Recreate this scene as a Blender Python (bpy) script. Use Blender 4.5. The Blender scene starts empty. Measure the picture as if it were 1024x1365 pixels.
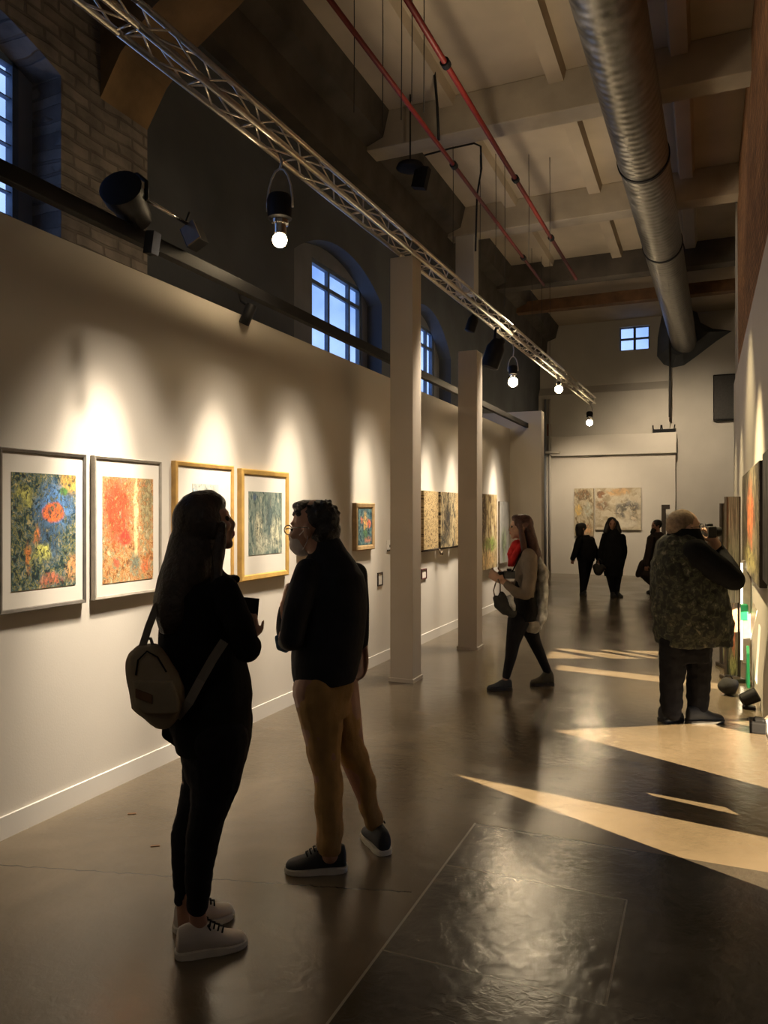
import bpy, bmesh, math, random
from mathutils import Vector, Matrix, noise
from mathutils.geometry import delaunay_2d_cdt

C = bpy.context.scene.collection
scene = bpy.context.scene
V = Vector
R = math.radians
random.seed(7)

# ---------------------------------------------------------------- camera
FPX, W0, H0, EYE = 1000.0, 1024, 1365, 1.62
YAW = math.atan(0.428)
cam = bpy.data.cameras.new('camera')
cam.sensor_fit = 'VERTICAL'
cam.sensor_height = 36.0
cam.lens = 36.0 * FPX / H0
cam.clip_start, cam.clip_end = 0.05, 200
camo = bpy.data.objects.new('camera', cam)
camo.location = (0, 0, EYE)
camo.rotation_euler = (R(90), 0, YAW)
C.objects.link(camo)
scene.camera = camo

# ---------------------------------------------------------------- view, world, sun
vs = scene.view_settings
vs.view_transform = 'Standard'
vs.look = 'None'
vs.exposure = 0.0
vs.gamma = 1.0
vs.use_curve_mapping = False
scene.cycles.use_denoising = True
scene.cycles.max_bounces = 8
scene.cycles.diffuse_bounces = 5
scene.cycles.glossy_bounces = 4
scene.cycles.sample_clamp_indirect = 6.0
scene.cycles.caustics_reflective = False
scene.cycles.caustics_refractive = False

world = bpy.data.worlds.new('dusk_sky')
scene.world = world
world.use_nodes = True
wn = world.node_tree
wn.nodes.clear()
wo = wn.nodes.new('ShaderNodeOutputWorld')
wb = wn.nodes.new('ShaderNodeBackground')
wt = wn.nodes.new('ShaderNodeTexCoord')
wz = wn.nodes.new('ShaderNodeTexNoise')
wz.inputs['Scale'].default_value = 9
wz.inputs['Detail'].default_value = 5
wr = wn.nodes.new('ShaderNodeValToRGB')
wr.color_ramp.elements[0].position = 0.36
wr.color_ramp.elements[0].color = (0.15, 0.25, 0.48, 1)
wr.color_ramp.elements[1].position = 0.66
wr.color_ramp.elements[1].color = (0.38, 0.50, 0.74, 1)
wn.links.new(wt.outputs['Generated'], wz.inputs['Vector'])
wn.links.new(wz.outputs['Fac'], wr.inputs['Fac'])
wn.links.new(wr.outputs['Color'], wb.inputs['Color'])
wb.inputs['Strength'].default_value = 2.4
wn.links.new(wb.outputs['Background'], wo.inputs['Surface'])

SUN_H = V((-0.896, 0.443))           # horizontal travel of the low sun
SUN_T = 0.325                        # tangent of its elevation
sun = bpy.data.lights.new('low_sun', 'SUN')
sun.energy = 52.0
sun.angle = R(0.6)
sun.color = (1.0, 0.76, 0.45)
suno = bpy.data.objects.new('low_sun', sun)
suno.rotation_euler = V((SUN_H.x, SUN_H.y, -SUN_T)).to_track_quat('-Z', 'Y').to_euler()
suno.location = (8, -3, 6)
C.objects.link(suno)

SPOT_POWER = 1.0
def spot(loc, target, energy, size=48, blend=0.7, color=(1.0, 0.85, 0.66), radius=0.04):
    l = bpy.data.lights.new('spot_beam', 'SPOT')
    l.energy = energy * SPOT_POWER
    l.spot_size = R(size)
    l.spot_blend = blend
    l.color = color
    l.shadow_soft_size = radius
    o = bpy.data.objects.new('spot_beam', l)
    o.location = loc
    o.rotation_euler = (V(target) - V(loc)).to_track_quat('-Z', 'Y').to_euler()
    C.objects.link(o)
    return o

# spots of the truss that wash the picture wall: (y along the wall, power, height aimed at, cone)
WALL_SPOTS = [(1.6, 50, 90), (3.28, 330, 330), (4.38, 270, 240), (5.4, 230, 220), (6.9, 170, 200), (8.75, 220, 220), (9.8, 220, 220), (12.0, 260, 260)]
for y, e, w in WALL_SPOTS:
    spot((-2.3, y + 0.15, 4.0), (-3.2, y, 1.47), e * 3.4, 21.5, 1.0, radius=0.05)
    spot((-2.1, y + 0.25, 4.0), (-3.2, y, 0.30), w * 2.0, 46, 1.0, radius=0.12)
# spots on the right hand partition and on the far wall
for y, z, e, s in [(7.2, 0.7, 1300, 50), (8.6, 2.0, 150, 80), (10.5, 1.2, 300, 46), (12.4, 1.2, 200, 46)]:
    spot((-0.75, y - 0.3, 3.9), (0.42, y, z), e, s, 1.0, (1.0, 0.78, 0.42))
spot((-2.9, 17.6, 4.1), (-2.9, 20.1, 1.0), 300, 80, 1.0, (1.0, 0.80, 0.55))
spot((-0.8, 17.2, 4.4), (-0.5, 20.3, 2.4), 330, 110, 1.0, (1.0, 0.80, 0.55))
# added fill light behind the camera, softly brightens the near figures
al = bpy.data.lights.new('fill_light', 'AREA')
al.energy = 8; al.size = 1.6; al.color = (1.0, 0.86, 0.68)
alo = bpy.data.objects.new('fill_light', al)
alo.location = (-0.6, -2.2, 4.6)
alo.rotation_euler = (V((-1.6, 3.2, 0.9)) - alo.location).to_track_quat('-Z', 'Y').to_euler()
C.objects.link(alo)
# added upward lights without fixtures, brighten the ceiling
for y, e in [(6.5, 66), (10.4, 64), (14.0, 34)]:
    spot((-1.9, y, 4.45), (-0.9, y + 0.6, 6.6), e, 150, 0.8, (1.0, 0.80, 0.55), 0.15)

# ---------------------------------------------------------------- pixel helpers (camera frame only used to measure where things stand)
CA, SA = math.cos(YAW), math.sin(YAW)
def ray(px, py):
    u, v = (px - 512) / FPX, (682.5 - py) / FPX
    return V((-SA + u * CA, CA + u * SA, v))
def atd(px, py, d): return V((0, 0, EYE)) + ray(px, py) * d
def on_x(px, py, X): r = ray(px, py); return atd(px, py, X / r.x)
def on_y(px, py, Y): r = ray(px, py); return atd(px, py, Y / r.y)
def on_z(px, py, Z): r = ray(px, py); return atd(px, py, (Z - EYE) / r.z)

# ---------------------------------------------------------------- materials
def new_mat(name):
    m = bpy.data.materials.new(name)
    m.use_nodes = True
    nt = m.node_tree
    b = nt.nodes['Principled BSDF']
    return m, nt, b

def L(nt, a, b): nt.links.new(a, b)

def ramp(nt, fac, stops):
    r = nt.nodes.new('ShaderNodeValToRGB')
    el = r.color_ramp.elements
    while len(el) < len(stops): el.new(0.5)
    for e, (p, c) in zip(el, stops):
        e.position = p
        e.color = (*c, 1)
    L(nt, fac, r.inputs['Fac'])
    return r.outputs['Color']

def noise_tex(nt, scale, detail=4, distortion=0.0, vec=None, rough=0.5):
    n = nt.nodes.new('ShaderNodeTexNoise')
    n.inputs['Scale'].default_value = scale
    n.inputs['Detail'].default_value = detail
    n.inputs['Distortion'].default_value = distortion
    n.inputs['Roughness'].default_value = rough
    if vec is None:
        t = nt.nodes.new('ShaderNodeTexCoord')
        vec = t.outputs['Object']
    L(nt, vec, n.inputs['Vector'])
    return n.outputs['Fac']

def mat(name, col, rough=0.6, metal=0.0, var=0.15, scale=8.0, bump=0.0, bscale=60.0, spec=0.5, emit=None, stren=0.0):
    m, nt, b = new_mat(name)
    b.inputs['Roughness'].default_value = rough
    b.inputs['Metallic'].default_value = metal
    b.inputs['Specular IOR Level'].default_value = spec
    f = noise_tex(nt, scale)
    lo = tuple(max(0, c * (1 - var)) for c in col)
    hi = tuple(min(1, c * (1 + var)) for c in col)
    L(nt, ramp(nt, f, [(0.3, lo), (0.7, hi)]), b.inputs['Base Color'])
    if bump:
        f2 = noise_tex(nt, bscale, 6)
        bp = nt.nodes.new('ShaderNodeBump')
        bp.inputs['Strength'].default_value = bump
        bp.inputs['Distance'].default_value = 0.01
        L(nt, f2, bp.inputs['Height'])
        L(nt, bp.outputs['Normal'], b.inputs['Normal'])
    if emit:
        b.inputs['Emission Color'].default_value = (*emit, 1)
        b.inputs['Emission Strength'].default_value = stren
    return m

def math_node(nt, op, a, b=None, c=None):
    n = nt.nodes.new('ShaderNodeMath')
    n.operation = op
    for i, v in enumerate((a, b, c)):
        if v is None: continue
        if isinstance(v, (int, float)): n.inputs[i].default_value = v
        else: L(nt, v, n.inputs[i])
    return n.outputs[0]

def mix_col(nt, fac, a, b):
    n = nt.nodes.new('ShaderNodeMix')
    n.data_type = 'RGBA'
    for i, v in ((0, fac), (6, a), (7, b)):
        if isinstance(v, (int, float)): n.inputs[i].default_value = v
        elif isinstance(v, tuple): n.inputs[i].default_value = (*v, 1)
        else: L(nt, v, n.inputs[i])
    return n.outputs[2]

def brick_mat(name, c1, c2, mortar, sx=1.0, bw=0.26, bh=0.085, bump=0.8, axes='YZ'):
    m, nt, b = new_mat(name)
    t = nt.nodes.new('ShaderNodeTexCoord')
    s = nt.nodes.new('ShaderNodeSeparateXYZ')
    L(nt, t.outputs['Object'], s.inputs[0])
    c = nt.nodes.new('ShaderNodeCombineXYZ')
    wob = noise_tex(nt, 3.0, 3)
    k = {'X': 0, 'Y': 1, 'Z': 2}
    L(nt, math_node(nt, 'MULTIPLY_ADD', wob, 0.08, s.outputs[k[axes[0]]]), c.inputs[0])
    L(nt, math_node(nt, 'MULTIPLY_ADD', wob, 0.05, s.outputs[k[axes[1]]]), c.inputs[1])
    br = nt.nodes.new('ShaderNodeTexBrick')
    L(nt, c.outputs[0], br.inputs['Vector'])
    br.inputs['Color1'].default_value = (*c1, 1)
    br.inputs['Color2'].default_value = (*c2, 1)
    br.inputs['Mortar'].default_value = (*mortar, 1)
    br.inputs['Scale'].default_value = 1.0
    br.inputs['Brick Width'].default_value = bw
    br.inputs['Row Height'].default_value = bh
    br.inputs['Mortar Size'].default_value = 0.012
    br.inputs['Mortar Smooth'].default_value = 0.4
    f = noise_tex(nt, 6, 8)
    f3 = ramp(nt, f, [(0.3, (0.55, 0.55, 0.55)), (0.7, (1.15, 1.12, 1.1))])
    mx = nt.nodes.new('ShaderNodeMix'); mx.data_type = 'RGBA'; mx.blend_type = 'MULTIPLY'
    mx.inputs[0].default_value = 1
    L(nt, br.outputs['Color'], mx.inputs[6]); L(nt, f3, mx.inputs[7])
    L(nt, mx.outputs[2], b.inputs['Base Color'])
    b.inputs['Roughness'].default_value = 0.9
    hgt = math_node(nt, 'MULTIPLY_ADD', f, 0.9, math_node(nt, 'MULTIPLY', br.outputs['Fac'], -0.8))
    bp = nt.nodes.new('ShaderNodeBump')
    bp.inputs['Strength'].default_value = bump
    bp.inputs['Distance'].default_value = 0.03
    L(nt, hgt, bp.inputs['Height'])
    L(nt, bp.outputs['Normal'], b.inputs['Normal'])
    return m

M = {}
M['white_wall'] = mat('white_paint', (0.62, 0.58, 0.52), 0.75, 0, 0.04, 1.5, 0.05, 90)
M['skirting'] = mat('skirting_paint', (0.70, 0.67, 0.62), 0.5, 0, 0.03, 2)
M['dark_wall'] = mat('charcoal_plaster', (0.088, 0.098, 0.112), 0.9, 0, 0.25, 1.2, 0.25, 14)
M['niche'] = mat('grey_plaster', (0.20, 0.21, 0.235), 0.9, 0, 0.2, 1.5, 0.2, 14)
M['brick'] = brick_mat('painted_brick', (0.27, 0.24, 0.215), (0.19, 0.168, 0.15), (0.165, 0.145, 0.13))
M['red_brick'] = brick_mat('brown_brick', (0.40, 0.20, 0.085), (0.30, 0.14, 0.06), (0.13, 0.07, 0.035), bw=0.5, bh=0.075)
M['ochre'] = mat('ochre_timber', (0.20, 0.125, 0.055), 0.8, 0, 0.4, 3, 0.4, 20)
M['concrete'] = mat('beam_concrete', (0.40, 0.345, 0.265), 0.9, 0, 0.18, 2, 0.2, 20)
M['slab'] = mat('ceiling_plaster', (0.46, 0.385, 0.285), 0.9, 0, 0.18, 0.9, 0.1, 12)
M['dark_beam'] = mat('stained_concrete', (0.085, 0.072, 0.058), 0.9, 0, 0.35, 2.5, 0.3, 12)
M['back_wall'] = mat('grey_white_paint', (0.52, 0.49, 0.44), 0.8, 0, 0.08, 1.2, 0.1, 30)
M['pillar'] = mat('pillar_paint', (0.50, 0.44, 0.37), 0.6, 0, 0.05, 2, 0.04, 60)
M['black_metal'] = mat('black_metal', (0.008, 0.008, 0.009), 0.55, 0, 0.2, 20, spec=0.25)
M['black_plastic'] = mat('black_plastic', (0.008, 0.008, 0.009), 0.7, 0, 0.2, 20, spec=0.2)
M['aluminium'] = mat('brushed_aluminium', (0.72, 0.66, 0.57), 0.32, 1.0, 0.12, 30)
M['galv'] = None
M['red_pipe'] = mat('red_pipe_paint', (0.17, 0.014, 0.010), 0.5, 0, 0.15, 10)
M['cable'] = mat('cable_rubber', (0.03, 0.028, 0.026), 0.7, 0, 0.2, 30)
M['steel'] = mat('steel_wire', (0.5, 0.48, 0.45), 0.35, 1.0, 0.1, 30)
M['chrome'] = mat('chrome', (0.7, 0.68, 0.65), 0.18, 1.0, 0.05, 30)
M['bulb'] = mat('lamp_glass', (1, 0.9, 0.7), 0.3, 0, 0, 5, emit=(1.0, 0.74, 0.42), stren=60.0)
M['barn'] = mat('barn_door_paint', (0.16, 0.115, 0.075), 0.6, 0, 0.15, 15)
M['window_frame'] = mat('window_frame_paint', (0.10, 0.14, 0.20), 0.6, 0, 0.2, 9)
M['timber'] = mat('brown_timber', (0.15, 0.075, 0.032), 0.75, 0, 0.4, 5, 0.3, 30)
M['exterior'] = mat('outdoor_paving', (0.24, 0.22, 0.19), 0.9, 0, 0.15, 3)

def galv_mat():
    m, nt, b = new_mat('galvanised_steel')
    t = nt.nodes.new('ShaderNodeTexCoord')
    f = noise_tex(nt, 7, 6)
    L(nt, ramp(nt, f, [(0.3, (0.17, 0.165, 0.15)), (0.7, (0.34, 0.325, 0.30))]), b.inputs['Base Color'])
    b.inputs['Metallic'].default_value = 0.85
    L(nt, ramp(nt, f, [(0.3, (0.30,) * 3), (0.7, (0.46,) * 3)]), b.inputs['Roughness'])
    w = nt.nodes.new('ShaderNodeTexWave')
    w.wave_type = 'BANDS'; w.bands_direction = 'Z'
    w.inputs['Scale'].default_value = 2.6
    w.inputs['Distortion'].default_value = 0.35
    L(nt, t.outputs['Object'], w.inputs['Vector'])
    bp = nt.nodes.new('ShaderNodeBump')
    bp.inputs['Strength'].default_value = 0.22
    bp.inputs['Distance'].default_value = 0.02
    L(nt, math_node(nt, 'MULTIPLY_ADD', f, 0.5, w.outputs['Fac']), bp.inputs['Height'])
    L(nt, bp.outputs['Normal'], b.inputs['Normal'])
    return m
M['galv'] = galv_mat()

def floor_mat():
    m, nt, b = new_mat('polished_concrete_floor')
    t = nt.nodes.new('ShaderNodeTexCoord')
    s = nt.nodes.new('ShaderNodeSeparateXYZ')
    L(nt, t.outputs['Object'], s.inputs[0])
    X, Y = s.outputs[0], s.outputs[1]
    f = noise_tex(nt, 1.3, 8, 0.6)
    g = noise_tex(nt, 16, 9, 0.4, None, 0.62)
    big = noise_tex(nt, 0.7, 4, 0.4)
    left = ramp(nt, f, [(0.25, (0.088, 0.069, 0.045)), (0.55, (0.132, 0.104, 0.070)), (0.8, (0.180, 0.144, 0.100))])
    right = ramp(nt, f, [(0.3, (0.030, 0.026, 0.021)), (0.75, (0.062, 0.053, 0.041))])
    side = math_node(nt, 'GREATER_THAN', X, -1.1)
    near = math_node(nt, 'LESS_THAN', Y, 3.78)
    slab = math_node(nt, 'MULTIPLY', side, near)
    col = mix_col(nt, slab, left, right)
    def line(coord, pos, w): return math_node(nt, 'LESS_THAN', math_node(nt, 'ABSOLUTE', math_node(nt, 'SUBTRACT', coord, pos)), w)
    seam = math_node(nt, 'MULTIPLY', line(X, -1.1, 0.005), near)
    col = mix_col(nt, seam, col, (0.30, 0.27, 0.22))
    inslab = math_node(nt, 'MULTIPLY', side, math_node(nt, 'LESS_THAN', X, -0.3))
    cross = math_node(nt, 'MAXIMUM', line(Y, 2.55, 0.004), math_node(nt, 'MAXIMUM', line(Y, 3.28, 0.005), line(Y, 3.76, 0.004)))
    cross = math_node(nt, 'MULTIPLY', cross, inslab)
    edge = math_node(nt, 'MULTIPLY', line(X, -0.3, 0.004), math_node(nt, 'MULTIPLY', math_node(nt, 'GREATER_THAN', Y, 2.55), math_node(nt, 'LESS_THAN', Y, 3.28)))
    joint = math_node(nt, 'MAXIMUM', cross, edge)
    col = mix_col(nt, joint, col, (0.20, 0.175, 0.14))
    dk = joint
    wob = math_node(nt, 'MULTIPLY_ADD', g, 0.05, Y)
    crack = math_node(nt, 'MULTIPLY', line(math_node(nt, 'MULTIPLY_ADD', X, -0.28, wob), 3.33, 0.004), math_node(nt, 'LESS_THAN', X, -1.15))
    far = math_node(nt, 'MULTIPLY', math_node(nt, 'MAXIMUM', line(Y, 6.6, 0.008), math_node(nt, 'MAXIMUM', line(Y, 9.6, 0.008), line(Y, 12.6, 0.01))), math_node(nt, 'GREATER_THAN', Y, 3.9))
    dk = math_node(nt, 'MAXIMUM', crack, far)
    col = mix_col(nt, math_node(nt, 'MULTIPLY', dk, 0.75), col, (0.02, 0.017, 0.014))
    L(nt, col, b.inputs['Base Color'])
    ro = ramp(nt, f, [(0.3, (0.13,) * 3), (0.7, (0.24,) * 3)])
    L(nt, ro, b.inputs['Roughness'])
    b.inputs['Specular IOR Level'].default_value = 0.9
    bp = nt.nodes.new('ShaderNodeBump')
    bp.inputs['Strength'].default_value = 0.42
    bp.inputs['Distance'].default_value = 0.013
    hh = math_node(nt, 'MULTIPLY_ADD', g, 0.35, math_node(nt, 'MULTIPLY_ADD', f, 0.8, math_node(nt, 'MULTIPLY', dk, -0.5)))
    L(nt, hh, bp.inputs['Height'])
    L(nt, bp.outputs['Normal'], b.inputs['Normal'])
    return m
M['floor'] = floor_mat()

def glass_mat():
    m = bpy.data.materials.new('window_glass')
    m.use_nodes = True
    nt = m.node_tree
    nt.nodes.clear()
    o = nt.nodes.new('ShaderNodeOutputMaterial')
    tr = nt.nodes.new('ShaderNodeBsdfTransparent')
    tr.inputs[0].default_value = (0.85, 0.9, 1, 1)
    gl = nt.nodes.new('ShaderNodeBsdfGlossy')
    gl.inputs['Roughness'].default_value = 0.05
    mx = nt.nodes.new('ShaderNodeMixShader')
    mx.inputs[0].default_value = 0.06
    L(nt, tr.outputs[0], mx.inputs[1]); L(nt, gl.outputs[0], mx.inputs[2])
    L(nt, mx.outputs[0], o.inputs['Surface'])
    return m
M['glass'] = glass_mat()

# ---------------------------------------------------------------- mesh helpers
def link(name, me, m, parent=None, smooth=False):
    if m is not None: me.materials.append(m)
    o = bpy.data.objects.new(name, me)
    C.objects.link(o)
    if parent is not None: o.parent = parent
    if smooth:
        for p in me.polygons: p.use_smooth = True
    return o

def empty(name, loc=(0, 0, 0), rz=0.0):
    o = bpy.data.objects.new(name, None)
    o.location = loc
    o.rotation_euler = (0, 0, rz)
    o.empty_display_size = 0.1
    C.objects.link(o)
    return o

def tag(o, label, cat, group=None):
    o['label'] = label
    o['category'] = cat
    if group: o['group'] = group
    return o

def struct(o):
    o['kind'] = 'structure'
    return o

class MB:
    def __init__(self): self.bm = bmesh.new()
    def box(self, lo, hi, bevel=0.0):
        lo, hi = V(lo), V(hi)
        vs = [self.bm.verts.new((x, y, z)) for x in (lo.x, hi.x) for y in (lo.y, hi.y) for z in (lo.z, hi.z)]
        fs = [(0, 1, 3, 2), (4, 6, 7, 5), (0, 4, 5, 1), (2, 3, 7, 6), (0, 2, 6, 4), (1, 5, 7, 3)]
        fl = [self.bm.faces.new([vs[i] for i in f]) for f in fs]
        if bevel:
            es = list({e for f in fl for e in f.edges})
            bmesh.ops.bevel(self.bm, geom=es, offset=bevel, segments=2, affect='EDGES', profile=0.5)
        return self
    def obox(self, c, ax, ay, az):
        """box about c with half-axis vectors ax, ay, az"""
        c, ax, ay, az = V(c), V(ax), V(ay), V(az)
        vs = [self.bm.verts.new(c + i * ax + j * ay + k * az) for i in (-1, 1) for j in (-1, 1) for k in (-1, 1)]
        for f in [(0, 1, 3, 2), (4, 6, 7, 5), (0, 4, 5, 1), (2, 3, 7, 6), (0, 2, 6, 4), (1, 5, 7, 3)]:
            self.bm.faces.new([vs[i] for i in f])
        return self
    def prism(self, poly, axis, a, b):
        """2-D polygon extruded along X (poly in y,z), Y (poly in x,z) or Z (poly in x,y)"""
        def p3(p, t):
            return {'X': (t, p[0], p[1]), 'Y': (p[0], t, p[1]), 'Z': (p[0], p[1], t)}[axis]
        va = [self.bm.verts.new(p3(p, a)) for p in poly]
        vb = [self.bm.verts.new(p3(p, b)) for p in poly]
        n = len(poly)
        self.bm.faces.new(va); self.bm.faces.new(vb[::-1])
        for i in range(n):
            self.bm.faces.new((va[i], va[(i + 1) % n], vb[(i + 1) % n], vb[i]))
        return self
    def tube(self, pts, r, seg=8, closed=False):
        pts = [V(p) for p in pts]
        rs = r if isinstance(r, (list, tuple)) else [r] * len(pts)
        rings, up = [], None
        n = len(pts)
        for i, p in enumerate(pts):
            if closed: t = (pts[(i + 1) % n] - pts[i - 1])
            else: t = (pts[min(i + 1, n - 1)] - pts[max(i - 1, 0)])
            t.normalize()
            if up is None:
                up = V((0, 0, 1)) if abs(t.z) < 0.95 else V((1, 0, 0))
            s = t.cross(up)
            if s.length < 1e-4: s = t.cross(V((0, 1, 0)))
            s.normalize()
            u = s.cross(t).normalized()
            up = u
            rings.append([self.bm.verts.new(p + rs[i] * (math.cos(2 * math.pi * k / seg) * s + math.sin(2 * math.pi * k / seg) * u)) for k in range(seg)])
        m = n if closed else n - 1
        for i in range(m):
            a, b = rings[i], rings[(i + 1) % n]
            for k in range(seg):
                self.bm.faces.new((a[k], a[(k + 1) % seg], b[(k + 1) % seg], b[k]))
        if not closed:
            self.bm.faces.new(rings[0][::-1]); self.bm.faces.new(rings[-1])
        return self
    def lathe(self, prof, seg=24, mtx=None):
        """profile of (radius, z) turned about z, closed at both ends"""
        mtx = mtx or Matrix()
        rings = [[self.bm.verts.new(mtx @ V((r * math.cos(2 * math.pi * k / seg), r * math.sin(2 * math.pi * k / seg), z))) for k in range(seg)] for r, z in prof]
        for a, b in zip(rings, rings[1:]):
            for k in range(seg):
                self.bm.faces.new((a[k], a[(k + 1) % seg], b[(k + 1) % seg], b[k]))
        self.bm.faces.new(rings[0][::-1]); self.bm.faces.new(rings[-1])
        return self
    def rings(self, rl, cap=True):
        rr = [[self.bm.verts.new(p) for p in ring] for ring in rl]
        n = len(rr[0])
        for a, b in zip(rr, rr[1:]):
            for k in range(n):
                self.bm.faces.new((a[k], a[(k + 1) % n], b[(k + 1) % n], b[k]))
        if cap:
            self.bm.faces.new(rr[0][::-1]); self.bm.faces.new(rr[-1])
        return self
    def ball(self, c, r, seg=16):
        rx, ry, rz = r if isinstance(r, (tuple, list)) else (r, r, r)
        mt = Matrix.Translation(V(c)) @ Matrix.Diagonal((rx, ry, rz, 1))
        bmesh.ops.create_uvsphere(self.bm, u_segments=seg, v_segments=max(6, seg // 2 + 2), radius=1, matrix=mt)
        return self
    def build(self, name, m, parent=None, smooth=False, loc=None):
        bmesh.ops.recalc_face_normals(self.bm, faces=self.bm.faces)
        me = bpy.data.meshes.new(name)
        self.bm.to_mesh(me)
        self.bm.free()
        o = link(name, me, m, parent, smooth)
        if loc is not None: o.location = loc
        return o

def autosmooth(o, deg=40):
    """smooth the faces but keep sharp edges sharper than deg"""
    me = o.data
    for p in me.polygons: p.use_smooth = True
    bm = bmesh.new(); bm.from_mesh(me)
    for e in bm.edges:
        if len(e.link_faces) == 2 and e.calc_face_angle(0) > R(deg): e.smooth = False
    bm.to_mesh(me); bm.free()
    return o

def box_obj(name, lo, hi, m, parent=None, bevel=0.0):
    return MB().box(lo, hi, bevel).build(name, m, parent)

def holed_prism(outer, holes, x0, x1):
    """a YZ wall panel with polygonal openings, extruded from x0 to x1"""
    pts, edges = [], []
    for poly in [outer] + holes:
        b = len(pts)
        pts += [V(p) for p in poly]
        edges += [(b + i, b + (i + 1) % len(poly)) for i in range(len(poly))]
    vv, ee, ff, *_ = delaunay_2d_cdt(pts, edges, [], 0, 1e-5)
    def inside(p, poly):
        r = False
        for i in range(len(poly)):
            a, b = poly[i], poly[i - 1]
            if (a[1] > p[1]) != (b[1] > p[1]) and p[0] < (b[0] - a[0]) * (p[1] - a[1]) / (b[1] - a[1]) + a[0]: r = not r
        return r
    bm = bmesh.new()
    bv = [bm.verts.new((x0, p.x, p.y)) for p in vv]
    fs = []
    for f in ff:
        c = sum((vv[i] for i in f), V((0, 0))) / len(f)
        if inside(c, outer) and not any(inside(c, h) for h in holes):
            fs.append(bm.faces.new([bv[i] for i in f]))
    ex = bmesh.ops.extrude_face_region(bm, geom=fs)
    for v in ex['geom']:
        if isinstance(v, bmesh.types.BMVert): v.co.x = x1
    mb = MB(); mb.bm.free(); mb.bm = bm
    loose = [v for v in bm.verts if not v.link_faces]
    bmesh.ops.delete(bm, geom=loose, context='VERTS')
    return mb

def arch_poly(yc, half, sill, spring, rise, n=16):
    pts = [(yc - half, sill), (yc + half, sill), (yc + half, spring)]
    rad = (half * half + rise * rise) / (2 * rise)
    a0 = math.asin(half / rad)
    for i in range(1, n):
        a = a0 - 2 * a0 * i / n
        pts.append((yc + rad * math.sin(a), spring + rise - rad + rad * math.cos(a)))
    pts.append((yc - half, spring))
    return pts

# ================================================================ THE BUILDING
LX, RX, BY = -3.2, 0.42, 20.3           # picture wall, right hand partition, far wall
DX = -4.1                               # dark outer wall
CZ, BZ = 6.6, 6.15                      # ceiling and beam undersides
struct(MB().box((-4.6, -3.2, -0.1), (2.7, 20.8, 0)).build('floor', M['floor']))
struct(MB().box((2.7, -14, -0.12), (26, 34, -0.02)).build('ground', M['exterior']))
struct(MB().box((-4.9, -3.2, CZ), (2.7, 20.8, CZ + 0.25)).build('ceiling', M['slab']))

# picture wall and its skirting
struct(box_obj('wall_left', (LX - 0.12, -3.0, 0), (LX, 13.2, 3.1), M['white_wall']))
struct(MB().prism([(LX, 0), (LX + 0.012, 0), (LX + 0.012, 0.112), (LX, 0.113)], 'Y', -3.0, 13.2).build('baseboard_left', M['skirting']))
# stub wall that closes its far end
p = on_y(722, 700, 13.2)
struct(box_obj('wall_stub', (LX - 0.9, 13.2, 0), (p.x, 13.42, 3.4), M['white_wall']))

# outer wall: painted brick with an arched window, then dark plaster with two arched niches
W1 = arch_poly(2.55, 1.06, 3.0, 4.42, 0.22)
struct(holed_prism([(-3.1, 0), (4.42, 0), (4.42, CZ), (-3.1, CZ)], [W1], -3.8, -4.05).build('wall_brick', M['brick']))
N2 = arch_poly(8.3, 1.2, 2.9, 4.48, 0.38)
N3 = arch_poly(11.35, 1.22, 2.9, 4.3, 0.62)
struct(holed_prism([(4.42, 0), (20.6, 0), (20.6, CZ), (4.42, CZ)], [N2, N3], DX, DX - 0.22).build('wall_outer', M['dark_wall']))
def rect(y0, y1, z0, z1): return [(y0, z0), (y1, z0), (y1, z1), (y0, z1)]
G2 = rect(7.90, 9.33, 2.95, 4.67)
G3 = rect(10.6, 12.3, 2.95, 4.72)
struct(holed_prism([(6.4, 2.7), (12.7, 2.7), (12.7, 5.2), (6.4, 5.2)], [G2, G3], DX - 0.22, DX - 0.32).build('wall_niche', M['niche']))
G1 = rect(1.6, 3.50, 2.95, 4.50)
struct(holed_prism([(1.2, 2.7), (3.9, 2.7), (3.9, 5.0), (1.2, 5.0)], [G1], -4.05, -4.12).build('wall_brick_niche', M['niche']))

def window(name, g, x, cols, rows, bar, label_glass=None):
    (y0, z0), (y1, z1) = g[0], g[2]
    t = struct(empty(name, (x, (y0 + y1) / 2, z0)))
    cy = (y0 + y1) / 2
    fr = MB()
    b = 0.045
    fr.box((-0.03, y0 - cy, 0), (0.03, y0 - cy + b, z1 - z0)).box((-0.03, y1 - cy - b, 0), (0.03, y1 - cy, z1 - z0))
    fr.box((-0.03, y0 - cy, 0), (0.03, y1 - cy, b)).box((-0.03, y0 - cy, z1 - z0 - b), (0.03, y1 - cy, z1 - z0))
    for c in cols: fr.box((-0.025, y0 - cy + c - bar / 2, 0.02), (0.025, y0 - cy + c + bar / 2, z1 - z0 - 0.02))
    for r_ in rows: fr.box((-0.02, y0 - cy + 0.02, r_ - z0 - bar / 2), (0.02, y1 - cy - 0.02, r_ - z0 + bar / 2))
    fr.build('window_frame', M['window_frame'], t)
    MB().box((-0.004, y0 - cy + 0.01, 0.01), (0.004, y1 - cy - 0.01, z1 - z0 - 0.01)).build('window_pane', M['glass'], t)
    return t
window('window_1', G1, -4.08, [0.3, 0.6, 0.9, 1.2, 1.5, 1.7], [3.2, 3.35, 3.5, 3.65, 3.8, 3.95, 4.1, 4.25, 4.4], 0.008)
window('window_2', G2, DX - 0.27, [0.49, 1.08], [4.41], 0.05)
window('window_3', G3, DX - 0.27, [0.55, 1.0, 1.38], [4.42, 3.9], 0.045)

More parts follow.
